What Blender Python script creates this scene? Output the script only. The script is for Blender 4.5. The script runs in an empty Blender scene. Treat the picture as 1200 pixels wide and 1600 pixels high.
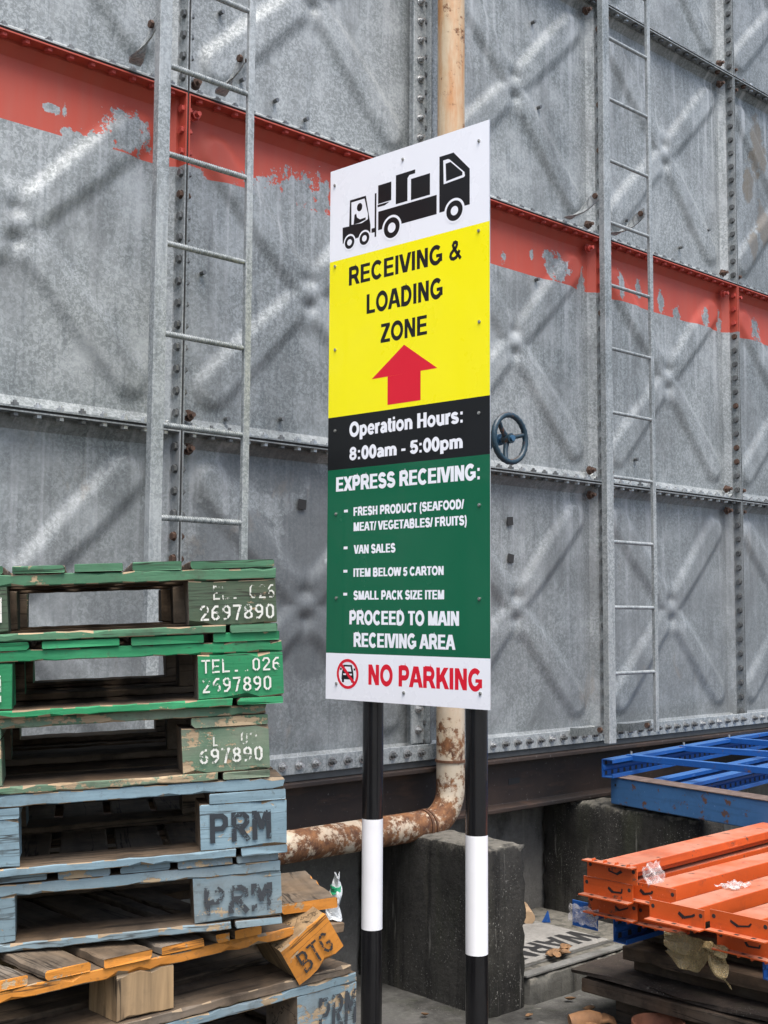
import bpy, bmesh, math, random
from mathutils import Vector, Matrix, Euler
R = math.radians
sc = bpy.context.scene
COL = sc.collection

# ------------------------------------------------------------------ camera, sky, sun, exposure
camd = bpy.data.cameras.new('camera'); cam = bpy.data.objects.new('camera', camd); COL.objects.link(cam)
camd.sensor_fit = 'VERTICAL'; camd.sensor_height = 36.0; camd.lens = 1873.0 / 1600 * 36
camd.clip_start = 0.05; camd.clip_end = 500
YAW, PIT, ROL, CD, EYE = 0.828091, 0.0846189, 0.0056668, 3.53678, 1.45
fh = Vector((math.cos(YAW), math.sin(YAW), 0)); rt = Vector((math.sin(YAW), -math.cos(YAW), 0)); up0 = Vector((0, 0, 1))
fw = fh * math.cos(PIT) + up0 * math.sin(PIT); upv = -fh * math.sin(PIT) + up0 * math.cos(PIT)
cr, sr = math.cos(ROL), math.sin(ROL)
xr = rt * cr + upv * sr; yu = -rt * sr + upv * cr
cam.matrix_world = Matrix(((xr.x, yu.x, -fw.x, 0), (xr.y, yu.y, -fw.y, -CD), (xr.z, yu.z, -fw.z, EYE), (0, 0, 0, 1)))
sc.camera = cam

world = bpy.data.worlds.new('World'); sc.world = world; world.use_nodes = True
wn = world.node_tree; wbg = wn.nodes['Background']
sky = wn.nodes.new('ShaderNodeTexSky'); sky.sky_type = 'NISHITA'; sky.sun_disc = False
SUN_EL, SUN_AZ = R(66), R(206)      # azimuth clockwise from +Y
sky.sun_elevation = SUN_EL; sky.sun_rotation = SUN_AZ; sky.air_density = 1.0; sky.dust_density = 4.0; sky.ozone_density = 1.0
wn.links.new(sky.outputs[0], wbg.inputs[0]); wbg.inputs[1].default_value = 0.105
sund = bpy.data.lights.new('sun', 'SUN'); sun = bpy.data.objects.new('sun', sund); COL.objects.link(sun)
sund.energy = 1.5; sund.angle = R(46); sund.color = (1.0, 0.985, 0.96)
sdir = Vector((math.sin(SUN_AZ) * math.cos(SUN_EL), math.cos(SUN_AZ) * math.cos(SUN_EL), math.sin(SUN_EL)))
sun.rotation_euler = sdir.to_track_quat('Z', 'Y').to_euler(); sun.location = (0, -10, 20)
sc.view_settings.view_transform = 'Standard'; sc.view_settings.look = 'None'
sc.view_settings.exposure = 1.47; sc.view_settings.gamma = 1.0

# ------------------------------------------------------------------ helpers
class MB:
    def __init__(self): self.v = []; self.f = []; self.m = []; self.s = []
    def add(self, vs, fs, mi=0, smooth=False):
        b = len(self.v); self.v += [tuple(v) for v in vs]
        for k, f in enumerate(fs):
            self.f.append([b + i for i in f]); self.m.append(mi[k] if isinstance(mi, (list, tuple)) else mi)
            self.s.append(smooth[k] if isinstance(smooth, (list, tuple)) else smooth)
    def box(self, x0, x1, y0, y1, z0, z1, mi=0, M=None):
        vs = [Vector((x, y, z)) for z in (z0, z1) for y in (y0, y1) for x in (x0, x1)]
        if M: vs = [M @ v for v in vs]
        self.add(vs, [(0, 2, 3, 1), (4, 5, 7, 6), (0, 1, 5, 4), (2, 6, 7, 3), (0, 4, 6, 2), (1, 3, 7, 5)], mi)
    def tube(self, pts, rad, n=12, mi=0, caps=True, smooth=True):
        pts = [Vector(p) for p in pts]; N = len(pts)
        rad = rad if isinstance(rad, (list, tuple)) else [rad] * N
        t0 = (pts[1] - pts[0]).normalized()
        a = t0.orthogonal().normalized(); vs = []; fs = []; sm = []
        for i in range(N):
            t = (pts[min(i + 1, N - 1)] - pts[max(i - 1, 0)]).normalized()
            a = (a - t * a.dot(t)).normalized(); b = t.cross(a)
            for k in range(n):
                an = 2 * math.pi * k / n
                vs.append(pts[i] + (a * math.cos(an) + b * math.sin(an)) * rad[i])
        for i in range(N - 1):
            for k in range(n):
                fs.append((i * n + k, i * n + (k + 1) % n, (i + 1) * n + (k + 1) % n, (i + 1) * n + k)); sm.append(smooth)
        if caps:
            m0 = len(vs); vs += [v.copy() for v in vs[:n]] + [v.copy() for v in vs[(N - 1) * n:N * n]]
            fs.append(tuple(m0 + k for k in reversed(range(n)))); fs.append(tuple(m0 + n + k for k in range(n))); sm += [False, False]
        self.add(vs, fs, mi, sm)
    def prism(self, poly, d0, d1, fn, mi=0):
        """poly of (a,b); fn(a,b,d) -> point"""
        n = len(poly)
        vs = [fn(a, b, d0) for a, b in poly] + [fn(a, b, d1) for a, b in poly]
        fs = [tuple(range(n)), tuple(reversed(range(n, 2 * n)))] + [(i, i + n, (i + 1) % n + n, (i + 1) % n) for i in range(n)]
        self.add(vs, fs, mi)
    def ring(self, cx, cy, r0, r1, d, fn, n=40, mi=0):
        vs = []; fs = []
        for k in range(n):
            a = 2 * math.pi * k / n
            vs += [fn(cx + r0 * math.cos(a), cy + r0 * math.sin(a), d), fn(cx + r1 * math.cos(a), cy + r1 * math.sin(a), d)]
        for k in range(n):
            j = (k + 1) % n; fs.append((2 * k, 2 * k + 1, 2 * j + 1, 2 * j))
        self.add(vs, fs, mi)
    def mesh(self, name, mats):
        me = bpy.data.meshes.new(name); me.from_pydata(self.v, [], self.f); me.update()
        for m in (mats if isinstance(mats, (list, tuple)) else [mats]): me.materials.append(m)
        me.polygons.foreach_set('material_index', self.m); me.polygons.foreach_set('use_smooth', self.s)
        bm = bmesh.new(); bm.from_mesh(me); bmesh.ops.recalc_face_normals(bm, faces=bm.faces); bm.to_mesh(me); bm.free()
        return me
    def build(self, name, mats, parent=None, bevel=0, loc=None, rot=None):
        return link(name, self.mesh(name, mats), parent, bevel, loc, rot)

def link(name, me, parent=None, bevel=0, loc=None, rot=None):
    o = bpy.data.objects.new(name, me); COL.objects.link(o)
    if parent: o.parent = parent
    if loc is not None: o.location = loc
    if rot is not None: o.rotation_euler = rot
    if bevel:
        md = o.modifiers.new('bevel', 'BEVEL'); md.width = bevel; md.segments = 2; md.limit_method = 'ANGLE'; md.angle_limit = R(50)
    return o

def tag(o, label, cat, group=None, kind=None):
    if label: o['label'] = label
    if cat: o['category'] = cat
    if group: o['group'] = group
    if kind: o['kind'] = kind
    return o

def thing(name, label, cat, loc=(0, 0, 0), rot=(0, 0, 0), group=None):
    o = bpy.data.objects.new(name, None); COL.objects.link(o); o.location = loc; o.rotation_euler = rot; o.empty_display_size = .1
    return tag(o, label, cat, group)

def copy_tree(o, parent=None):
    c = o.copy(); COL.objects.link(c); c.parent = parent
    for ch in list(o.children): copy_tree(ch, c)
    return c

# ------------------------------------------------------------------ materials
class NT:
    def __init__(self, name):
        self.m = bpy.data.materials.new(name); self.m.use_nodes = True
        self.t = self.m.node_tree; self.b = self.t.nodes['Principled BSDF']; self.out = self.t.nodes['Material Output']
        self.geo = self.t.nodes.new('ShaderNodeNewGeometry'); self.tc = self.t.nodes.new('ShaderNodeTexCoord')
    def n(self, typ, **kw):
        nd = self.t.nodes.new(typ)
        for k, v in kw.items(): setattr(nd, k, v)
        return nd
    def put(self, sock, val):
        if isinstance(val, (int, float)): sock.default_value = val
        elif isinstance(val, (tuple, list)):
            sock.default_value = (*val, 1) if len(val) == 3 and sock.type == 'RGBA' else val
        else: self.t.links.new(val, sock)
    def math(self, op, a, b=0.0, c=0.0, clamp=False):
        nd = self.n('ShaderNodeMath', operation=op, use_clamp=clamp)
        self.put(nd.inputs[0], a); self.put(nd.inputs[1], b); self.put(nd.inputs[2], c); return nd.outputs[0]
    def mix(self, fac, a, b, blend='MIX'):
        nd = self.n('ShaderNodeMix', data_type='RGBA', blend_type=blend)
        self.put(nd.inputs[0], fac); self.put(nd.inputs[6], a); self.put(nd.inputs[7], b); return nd.outputs[2]
    def ramp(self, x, lo, hi, a=0.0, b=1.0):
        nd = self.n('ShaderNodeMapRange'); nd.clamp = True
        self.put(nd.inputs[0], x); self.put(nd.inputs[1], lo); self.put(nd.inputs[2], hi); self.put(nd.inputs[3], a); self.put(nd.inputs[4], b)
        return nd.outputs[0]
    def map(self, vec, scale=(1, 1, 1), rot=(0, 0, 0), loc=(0, 0, 0)):
        nd = self.n('ShaderNodeMapping'); self.put(nd.inputs['Vector'], vec)
        nd.inputs['Scale'].default_value = scale; nd.inputs['Rotation'].default_value = rot; nd.inputs['Location'].default_value = loc
        return nd.outputs[0]
    def noise(self, vec, scale, detail=4, rough=.55, dist=0.0):
        nd = self.n('ShaderNodeTexNoise'); self.put(nd.inputs['Vector'], vec); self.put(nd.inputs['Scale'], scale)
        nd.inputs['Detail'].default_value = detail; nd.inputs['Roughness'].default_value = rough; nd.inputs['Distortion'].default_value = dist
        return nd.outputs['Fac']
    def voro(self, vec, scale):
        nd = self.n('ShaderNodeTexVoronoi'); self.put(nd.inputs['Vector'], vec); self.put(nd.inputs['Scale'], scale); return nd
    def bump(self, h, strength=.3, dist=.01):
        nd = self.n('ShaderNodeBump'); self.put(nd.inputs['Height'], h); nd.inputs['Strength'].default_value = strength; nd.inputs['Distance'].default_value = dist
        self.t.links.new(nd.outputs[0], self.b.inputs['Normal'])
    def set(self, col=None, rough=None, metal=None, spec=None, coat=None, alpha=None):
        for k, v in (('Base Color', col), ('Roughness', rough), ('Metallic', metal), ('Specular IOR Level', spec), ('Coat Weight', coat), ('Alpha', alpha)):
            if v is not None: self.put(self.b.inputs[k], v)
        return self.m
    @property
    def P(self): return self.geo.outputs['Position']
    @property
    def O(self): return self.tc.outputs['Object']

TZ = 0.8682            # tank base height
PS = 1.22              # panel pitch
SX = [-0.154 + PS * k for k in range(8)]
RED_TOP, RED_BOT = TZ + 2 * PS, TZ + 2 * PS - 0.268

def blobs(N, lst, wob, scale, aspect=1.0):
    """signed field (<0 inside) of irregular blobs given in wall x,z"""
    sep = N.n('ShaderNodeSeparateXYZ'); N.put(sep.inputs[0], N.P); res = None
    nz = N.math('MULTIPLY', N.math('SUBTRACT', N.noise(N.P, scale, 6, .7), .5), wob)
    for (x, z, rx, rz) in lst:
        dx = N.math('DIVIDE', N.math('SUBTRACT', sep.outputs[0], x), rx); dz = N.math('DIVIDE', N.math('SUBTRACT', sep.outputs[2], z), rz)
        d = N.math('SUBTRACT', N.math('SQRT', N.math('ADD', N.math('MULTIPLY', dx, dx), N.math('MULTIPLY', dz, dz))), 1.0)
        res = d if res is None else N.math('MINIMUM', res, d)
    return N.math('ADD', res, nz), sep

def galv(name, red=False, panel=True, tint=1.0, dull=0.0):
    N = NT(name)
    P = N.P
    fine = N.noise(P, 78, 5, .72, .6); sp = N.ramp(fine, .47, .55)
    fine2 = N.noise(P, 150, 3, .6); sp = N.math('ADD', N.math('MULTIPLY', sp, .75), N.math('MULTIPLY', N.ramp(fine2, .4, .62), .25))
    big = N.noise(P, 1.3, 4, .6); mid = N.noise(P, 5.5, 5, .65)
    diag = N.noise(N.map(P, (55, 5, 3.5), (0, R(38), 0)), 1.0, 4, .6)
    c = N.mix(sp, (.205 * tint, .224 * tint, .225 * tint), (.375 * tint, .398 * tint, .398 * tint))
    c = N.mix(N.ramp(big, .35, .68), c, N.mix(1.0, c, (.70, .725, .735), 'MULTIPLY'))
    c = N.mix(N.ramp(mid, .46, .68, 0, .6), c, (.41, .435, .44))
    c = N.mix(N.ramp(diag, .52, .72, 0, .75), c, N.mix(1.0, c, (.62, .64, .66), 'MULTIPLY'))
    if panel:
        oi = N.n('ShaderNodeObjectInfo'); c = N.mix(1.0, c, N.mix(oi.outputs['Random'], (.80, .81, .82), (1.1, 1.09, 1.08)), 'MULTIPLY')
        # rain runs below the flanges, one per bolt
        so = N.n('ShaderNodeSeparateXYZ'); N.put(so.inputs[0], N.O)
        runs = N.noise(N.map(P, (19, 1, .7)), 1.0, 3, .55); runf = N.math('MULTIPLY', N.ramp(runs, .53, .64), N.ramp(so.outputs[2], -.35, .45, 0, .6))
        c = N.mix(runf, c, (.47, .49, .50))
        f, sep = blobs(N, [(2.80, 2.00, .20, .07), (2.98, 1.88, .07, .16), (2.88, 1.70, .09, .10), (2.46, 1.70, .09, .12), (2.66, 1.72, .08, .09), (2.9, 1.42, .16, .2)], 3.4, 7)
        c = N.mix(N.ramp(f, .0, .35, .62, 0), c, (.085, .095, .10))
        f2, _ = blobs(N, [(6.30, 4.22, .09, .16), (6.2, 3.97, .05, .12), (6.22, 3.6, .04, .09), (6.35, 3.75, .06, .12)], 2.6, 11)
        c = N.mix(N.ramp(f2, -.1, .12, .75, 0), c, (.16, .135, .10))
        drk = N.noise(N.map(P, (3.2, 1, 1.3)), 1.0, 6, .68, .8); c = N.mix(N.ramp(drk, .50, .66, 0, .55 + .2 * dull), c, (.14, .15, .152))
        if dull:
            c = N.mix(N.ramp(N.noise(P, 2.4, 7, .7, 1.2), .40, .62, .10, .62), c, (.155, .165, .168)); c = N.mix(N.ramp(N.noise(N.map(P, (5, 5, 2)), 1.0, 6, .7, 1.0), .60, .70, 0, .5), c, (.23, .20, .165))
        rust = N.ramp(N.noise(P, 23, 6, .75), .735, .77, 0, .7); c = N.mix(rust, c, (.16, .07, .03))
    rough = N.ramp(sp, 0, 1, .68, .54)
    metal = .32
    if red:
        # scraped paint patches
        f, sep = blobs(N, [(2.08, 3.115, .085, .075), (1.97, 3.055, .07, .035), (1.88, 3.055, .05, .02), (1.80, 3.125, .03, .015), (1.845, 3.13, .012, .02), (2.70, 3.055, .12, .06), (2.84, 3.085, .10, .085), (2.97, 3.09, .04, .09), (2.62, 3.05, .04, .02),
                           (4.43, 3.115, .07, .065), (4.37, 3.16, .035, .03), (4.05, 3.09, .018, .035), (4.25, 3.14, .012, .03), (4.62, 3.06, .03, .08), (4.93, 3.13, .028, .065), (5.10, 3.13, .02, .05), (5.30, 3.10, .025, .06), (5.44, 3.065, .03, .045), (5.70, 3.09, .03, .05), (5.86, 3.07, .025, .09), (6.23, 3.10, .05, .07), (2.37, 3.045, .05, .03)], 3.4, 30)
        e = N.math('ADD', N.ramp(sep.outputs[2], RED_BOT, RED_BOT + .10, .0, .26), 0)     # more flakes low down
        flake = N.math('SUBTRACT', N.noise(P, 24, 8, .72), .235); f = N.math('MINIMUM', f, N.math('MULTIPLY', N.math('ADD', N.math('SUBTRACT', flake, 0.0), e), 3.0))
        line = N.math('ADD', sep.outputs[2], N.math('MULTIPLY', N.math('SUBTRACT', N.noise(P, 9, 3), .5), .006))
        mask = N.math('MULTIPLY', N.math('GREATER_THAN', f, 0.0), N.math('GREATER_THAN', line, RED_BOT))
        rc = N.mix(N.ramp(N.noise(N.map(P, (20, 1, 2.2)), 1.0, 4), .4, .75, 0, .5), (.42, .060, .034), (.36, .09, .062))
        rc = N.mix(N.ramp(N.noise(P, 3, 4), .45, .7, 0, .4), rc, (.29, .040, .026))
        c = N.mix(mask, c, rc); rough = N.mix(mask, rough, (.62, .62, .62)); metal = N.ramp(mask, 0, 1, .32, 0)
    N.set(c, rough, metal)
    N.bump(N.math('ADD', N.math('MULTIPLY', fine, .5), N.noise(P, 9, 3)), .22, .004)
    return N.m

M_GALV = galv('galvanised_steel'); M_DULL = galv('dull_galvanised_steel', dull=1.0); M_RED = galv('galvanised_steel_red_band', red=True)
M_ZINC = galv('zinc_bar', panel=False, tint=1.12)

def simple(name, col, rough=.5, metal=0.0, var=.12, scale=8, bump=0.0, coat=0.0, spec=None):
    N = NT(name); nz = N.noise(N.P, scale, 5, .6)
    lo = tuple(max(0, c * (1 - var)) for c in col); hi = tuple(min(1, c * (1 + var)) for c in col)
    N.set(N.mix(N.ramp(nz, .3, .7), lo, hi), N.ramp(nz, .3, .7, rough * .85, min(1, rough * 1.15)), metal, spec, coat)
    if bump: N.bump(N.noise(N.P, scale * 6, 4), bump, .003)
    return N.m

M_BOLT = simple('bolt_steel', (.16, .165, .165), .5, .7, .35, 30)
M_BOLTLT = simple('washer_steel', (.42, .43, .43), .42, .8, .3, 30)
M_BOLTRED = simple('bolt_painted_red', (.40, .055, .04), .6, 0, .25, 30)
M_BOLTRUST = simple('bolt_rusty', (.085, .05, .035), .75, .2, .4, 60)
M_GASKET = simple('gasket_black', (.02, .02, .02), .8)

def beam_mat():
    N = NT('old_brown_steel'); P = N.P
    c = N.mix(N.ramp(N.noise(P, 2.2, 5, .6), .35, .7), (.018, .015, .014), (.055, .036, .027))
    c = N.mix(N.ramp(N.noise(N.map(P, (2, 2, 9)), 3.0, 5, .6), .55, .8, 0, .7), c, (.10, .055, .035))
    c = N.mix(N.ramp(N.noise(P, 60, 3), .66, .72, 0, .5), c, (.18, .17, .16))
    N.set(c, .6, .25); N.bump(N.noise(P, 40, 4), .2, .003); return N.m
M_BEAM = beam_mat()

def concrete(name, base, dark, mould, lich=.5, seed=0.0, rim=None):
    N = NT(name); P = N.map(N.P, loc=(seed, seed * .7, 0))
    sz = N.n('ShaderNodeSeparateXYZ'); N.put(sz.inputs[0], N.P)
    c = N.mix(N.ramp(N.noise(P, 3.0, 6, .65), .35, .68), base, tuple(.7 * b for b in base))
    c = N.mix(N.ramp(N.noise(P, 45, 5, .7), .42, .66, 0, .5), c, tuple(.5 * b for b in base))
    mo = N.noise(N.map(P, (1, 1, .55)), 2.6, 6, .68)
    c = N.mix(N.ramp(mo, mould, mould + .16, 0, .92), c, dark)
    gr = N.math('MULTIPLY', N.ramp(N.noise(N.map(P, (9, 9, 1.2)), 1.0, 5, .6), .5, .68, 0, .22), N.ramp(mo, mould - .05, mould + .1)); c = N.mix(gr, c, (.075, .085, .045))
    if rim:
        c = N.mix(N.ramp(N.noise(N.map(P, (15, 15, .7)), 1.0, 6, .65, .3), .50, .64, 0, .8), c, dark)
        c = N.mix(N.ramp(N.noise(N.map(P, (11, 11, .9), loc=(3, 1, 0)), 1.0, 5, .65), .58, .70, 0, .55), c, (.10, .092, .068))
        rz = N.math('ADD', sz.outputs[2], N.math('MULTIPLY', N.math('SUBTRACT', N.noise(P, 22, 6, .7), .5), .10)); c = N.mix(N.ramp(rz, rim - .022, rim - .002, 0, .7), c, (.20, .187, .155))
    c = N.mix(N.math('MULTIPLY', N.ramp(N.noise(P, 120, 5, .75), .60, .66, 0, .8), N.ramp(N.noise(P, 6, 4), .45, .65, 0, lich)), c, (.42, .41, .37))
    c = N.mix(N.ramp(N.noise(N.map(P, (26, 26, 2)), 1.0, 4), .64, .74, 0, .35 * lich), c, (.36, .35, .31))
    N.set(c, .9, 0, .3); N.bump(N.math('ADD', N.noise(P, 55, 6, .7), N.math('MULTIPLY', N.noise(P, 9, 4), 1.5)), .55, .008); return N.m
M_GROUND = concrete('ground_concrete', (.13, .127, .115), (.03, .029, .026), .46, .9)
M_PLINTH = concrete('mossy_concrete', (.058, .055, .048), (.013, .0125, .011), .44, 1.1, 3.1, .60)
M_FOUND = concrete('grey_wall_concrete', (.185, .18, .165), (.014, .0138, .0125), .54, .6, 7.7)
M_SLAB = concrete('lichen_concrete', (.12, .117, .103), (.02, .02, .018), .44, 1.0, 12.2, .105)

def pipe_mat():
    N = NT('rusty_cream_pipe'); P = N.P; sz = N.n('ShaderNodeSeparateXYZ'); N.put(sz.inputs[0], P)
    low = N.ramp(sz.outputs[2], 1.2, .75)
    c = N.mix(N.ramp(N.noise(P, 6, 5), .35, .7), (.54, .48, .38), (.45, .36, .24))
    st = N.noise(N.map(P, (14, 14, 2.0)), 1.0, 6, .65)
    hi = N.math('MULTIPLY', N.ramp(st, .42, .62), N.ramp(sz.outputs[2], 1.4, 3.2, .25, .95)); c = N.mix(N.ramp(sz.outputs[2], 1.4, 3.0, 0, .55), c, (.50, .36, .20)); c = N.mix(hi, c, (.44, .20, .065))
    rn = N.math('ADD', N.math('ADD', N.math('MULTIPLY', N.noise(P, 26, 8, .74), .55), N.math('MULTIPLY', N.noise(P, 6, 5, .6), .45)), N.math('MULTIPLY', low, .085))
    rn = N.math('ADD', rn, N.math('MULTIPLY', N.math('SUBTRACT', N.noise(N.map(P, (6, 6, 16)), 1.0, 4), .5), .18))
    rm = N.ramp(rn, .548, .60)
    rc = N.mix(N.ramp(N.noise(P, 30, 5, .7), .35, .65), (.07, .028, .014), (.25, .11, .042)); c = N.mix(rm, c, rc)
    c = N.mix(N.ramp(N.noise(P, 38, 6, .75), .67, .70, 0, .9), c, (.05, .025, .015))
    N.set(c, N.ramp(rm, 0, 1, .5, .85), 0); N.bump(N.math('SUBTRACT', N.noise(P, 35, 6, .7), N.math('MULTIPLY', rm, .35)), .5, .004); return N.m
M_PIPE = pipe_mat()

def wood(name, tone=(.20, .135, .08), grey=.5, dark=.5, axis=0):
    N = NT(name); s = [1.2, 1.2, 1.2]; sc_ = [26, 26, 26]; sc_[axis] = 1.6
    oi = N.n('ShaderNodeObjectInfo'); off = N.n('ShaderNodeVectorMath', operation='SCALE'); off.inputs[0].default_value = (7, 5, 3); N.put(off.inputs['Scale'], oi.outputs['Random'])
    ad = N.n('ShaderNodeVectorMath', operation='ADD'); N.put(ad.inputs[0], N.O); N.put(ad.inputs[1], off.outputs[0]); V = ad.outputs[0]
    g = N.noise(N.map(V, tuple(sc_)), 1.0, 6, .62, .4); big = N.noise(V, 4.0, 4)
    c = N.mix(N.ramp(g, .32, .68), tuple(t * .5 for t in tone), tuple(min(1, t * 1.35) for t in tone))
    c = N.mix(N.ramp(big, .38, .66, 0, grey), c, (.19, .175, .15))
    c = N.mix(N.ramp(N.noise(V, 11, 5, .7), .46, .66, 0, dark), c, (.035, .026, .018))
    sk = [k * .5 for k in sc_]; sk[axis] = .5; ck = N.math('ABSOLUTE', N.math('SUBTRACT', N.noise(N.map(V, tuple(sk)), 1.0, 4, .6, 0), .5)); c = N.mix(N.math('MULTIPLY', N.ramp(ck, .003, .012, .8, 0), N.ramp(big, .42, .5)), c, (.012, .009, .006))
    N.set(c, .82, 0, .3); N.bump(g, .5, .004); return N.m
M_WOOD = wood('weathered_wood', (.145, .10, .062), .5, .75); M_WOODY = wood('weathered_wood_across', (.15, .105, .065), .6, .7, axis=1); M_WOODDK = wood('dark_old_wood', (.115, .075, .043), .25, .8); M_WOODDKY = wood('dark_old_wood_across', (.085, .056, .036), .3, .9, 1)
M_WOODLT = wood('split_light_wood', (.36, .26, .155), .3, .35); M_WOODRAW = wood('raw_block_wood', (.34, .225, .115), .15, .3, 2)

def paint_wood(name, col, wear=.60, dirt=.3, col2=None):
    N = NT(name); oi = N.n('ShaderNodeObjectInfo'); off = N.n('ShaderNodeVectorMath', operation='SCALE'); off.inputs[0].default_value = (9, 4, 6); N.put(off.inputs['Scale'], oi.outputs['Random'])
    ad = N.n('ShaderNodeVectorMath', operation='ADD'); N.put(ad.inputs[0], N.O); N.put(ad.inputs[1], off.outputs[0]); V = ad.outputs[0]
    g = N.noise(N.map(V, (4, 30, 34)), 1.0, 6, .65, .3); big = N.noise(V, 5, 5, .6)
    c = N.mix(N.ramp(big, .3, .7), tuple(k * .72 for k in col), tuple(min(1, k * 1.18) for k in col))
    if col2: c = N.mix(N.ramp(N.noise(V, 7, 5), .42, .62), c, col2)
    c = N.mix(N.ramp(g, .5, .75, 0, .35), c, tuple(min(1, k * 1.5 + .05) for k in col))
    c = N.mix(N.ramp(N.noise(V, 14, 5, .7), .52, .72, 0, dirt), c, (.06, .05, .035))
    wn_ = N.math('ADD', N.math('MULTIPLY', N.noise(V, 17, 7, .72), .6), N.math('MULTIPLY', g, .4))
    w = N.ramp(wn_, wear, wear + .02)
    wc = N.mix(N.ramp(g, .35, .65), (.15, .10, .06), (.44, .33, .20)); c = N.mix(w, c, wc)
    ck = N.math('ABSOLUTE', N.math('SUBTRACT', N.noise(N.map(V, (.8, 16, 18)), 1.0, 4, .6, 0), .5)); c = N.mix(N.math('MULTIPLY', N.ramp(ck, .002, .010, .8, 0), N.ramp(big, .42, .52)), c, (.015, .012, .008))
    c = N.mix(N.ramp(N.noise(V, 90, 4, .7), .58, .7, 0, .4), c, (.05, .045, .035))
    N.set(c, .7, 0, .35); N.bump(N.math('SUBTRACT', g, N.math('MULTIPLY', w, .4)), .5, .004); return N.m
M_G1 = paint_wood('dull_green_paint', (.062, .165, .088), .585, .45)
M_G1B = paint_wood('olive_green_paint', (.052, .082, .048), .575, .5, (.078, .095, .05))
M_G2 = paint_wood('bright_green_paint', (.018, .20, .078), .605, .35)
M_G3 = paint_wood('worn_green_paint', (.085, .165, .098), .535, .5, (.165, .20, .14))
M_B1 = paint_wood('grey_blue_paint', (.165, .245, .282), .60, .35)
M_B2 = paint_wood('worn_grey_blue_paint', (.155, .22, .245), .545, .45, (.195, .245, .26))
M_OR = paint_wood('orange_wood_paint', (.52, .20, .028), .56, .5)

def stencil_mat(name, col, keep):
    N = NT(name); a = N.ramp(N.noise(N.P, 48, 6, .72), keep, keep + .03, 1, 0)
    N.set(N.mix(N.noise(N.P, 60, 3), col, tuple(k * .75 for k in col)), .8, 0, .3, None, a); return N.m
M_STW = stencil_mat('stencil_white', (.66, .66, .60), .545); M_STWX = stencil_mat('stencil_white_worn', (.60, .60, .53), .50)
M_STK = stencil_mat('stencil_black', (.03, .036, .042), .575); M_STKX = stencil_mat('stencil_black_worn', (.045, .05, .055), .515)

def paint_steel(name, col, dust, rust=.70, rough=.42, dustamt=.6):
    N = NT(name); P = N.P; sn = N.n('ShaderNodeSeparateXYZ'); N.put(sn.inputs[0], N.geo.outputs['Normal'])
    nz = N.noise(P, 5, 5, .6)
    c = N.mix(N.ramp(nz, .3, .7), tuple(k * .85 for k in col), tuple(min(1, k * 1.12) for k in col))
    d = N.math('MULTIPLY', N.ramp(sn.outputs[2], .5, .95), N.ramp(N.noise(P, 7, 6, .7), .30, .58, .25, dustamt)); c = N.mix(d, c, dust)
    r = N.ramp(N.noise(P, 16, 7, .72), rust, rust + .03); c = N.mix(r, c, (.11, .055, .035))
    c = N.mix(N.ramp(N.noise(N.map(P, (3, 3, 60)), 1.0, 5), .55, .72, 0, .4), c, tuple(k * .5 for k in col)); c = N.mix(N.ramp(N.noise(P, 10, 6, .72, .6), .54, .70, 0, .55), c, tuple(k * .42 + .012 for k in col))
    c = N.mix(N.ramp(N.noise(N.map(P, (2.5, 120, 90)), 1.0, 3), .66, .72, 0, .5), c, tuple(min(1, k * 1.3 + .12) for k in col))
    N.set(c, N.ramp(d, 0, 1, rough, .8), 0); N.bump(N.noise(P, 60, 4), .12, .002); return N.m
M_ORST = paint_steel('orange_rack_paint', (.52, .080, .011), (.40, .17, .105), .62, .5, 1.0)
M_BLST = paint_steel('blue_rack_paint', (.008, .075, .29), (.045, .13, .28), .62)
M_BLBOX = paint_steel('faded_blue_paint', (.04, .125, .28), (.14, .12, .11), .585, .55, .9)
M_MARK = simple('black_marker', (.01, .01, .012), .6)

M_SGW = simple('sign_white', (.86, .87, .905), .28, 0, .02, 3, 0, .3); M_SGY = simple('sign_yellow', (.96, .86, .0), .28, 0, .02, 3, 0, .3)
M_SGK = simple('sign_black', (.0055, .006, .007), .32, 0, .1, 3, 0, .06); M_SGG = simple('sign_green', (.003, .115, .052), .25, 0, .06, 2, 0, .3)
M_SGR = simple('sign_red', (.70, .010, .030), .3, 0, .03, 3); M_SGB = simple('sign_back_aluminium', (.5, .5, .51), .4, .6)
M_POK = simple('post_black_gloss', (.007, .007, .008), .24, 0, .2, 5, 0, .3); M_POW = simple('post_white', (.80, .80, .81), .35, 0, .03, 9)
M_SCREW = simple('screw_zinc', (.5, .5, .47), .35, .9)
M_VALVE = simple('valve_blue_paint', (.022, .075, .14), .45, 0, .4, 22, .2); M_VALVERIM = paint_steel('valve_rim_paint', (.012, .036, .055), (.12, .075, .045), .58)
M_CARD = simple('cardboard', (.36, .25, .15), .85, 0, .2, 20); M_BOARDW = concrete('aged_white_board', (.32, .31, .285), (.10, .097, .09), .52, .2, 5.5)
M_ALU = concrete('dull_aluminium_strip', (.22, .22, .205), (.08, .078, .072), .52, .2, 9.5)
M_LEAF = simple('dry_leaf', (.20, .11, .05), .8, 0, .5, 60); M_GLOVE = simple('tan_glove_leather', (.36, .18, .08), .75, 0, .25, 25, .4)
M_POT = simple('terracotta', (.22, .085, .045), .7, 0, .25, 30, .2); M_DKPLY = concrete('weathered_plywood', (.072, .056, .045), (.022, .018, .016), .5, .8, 21.0)

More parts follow.
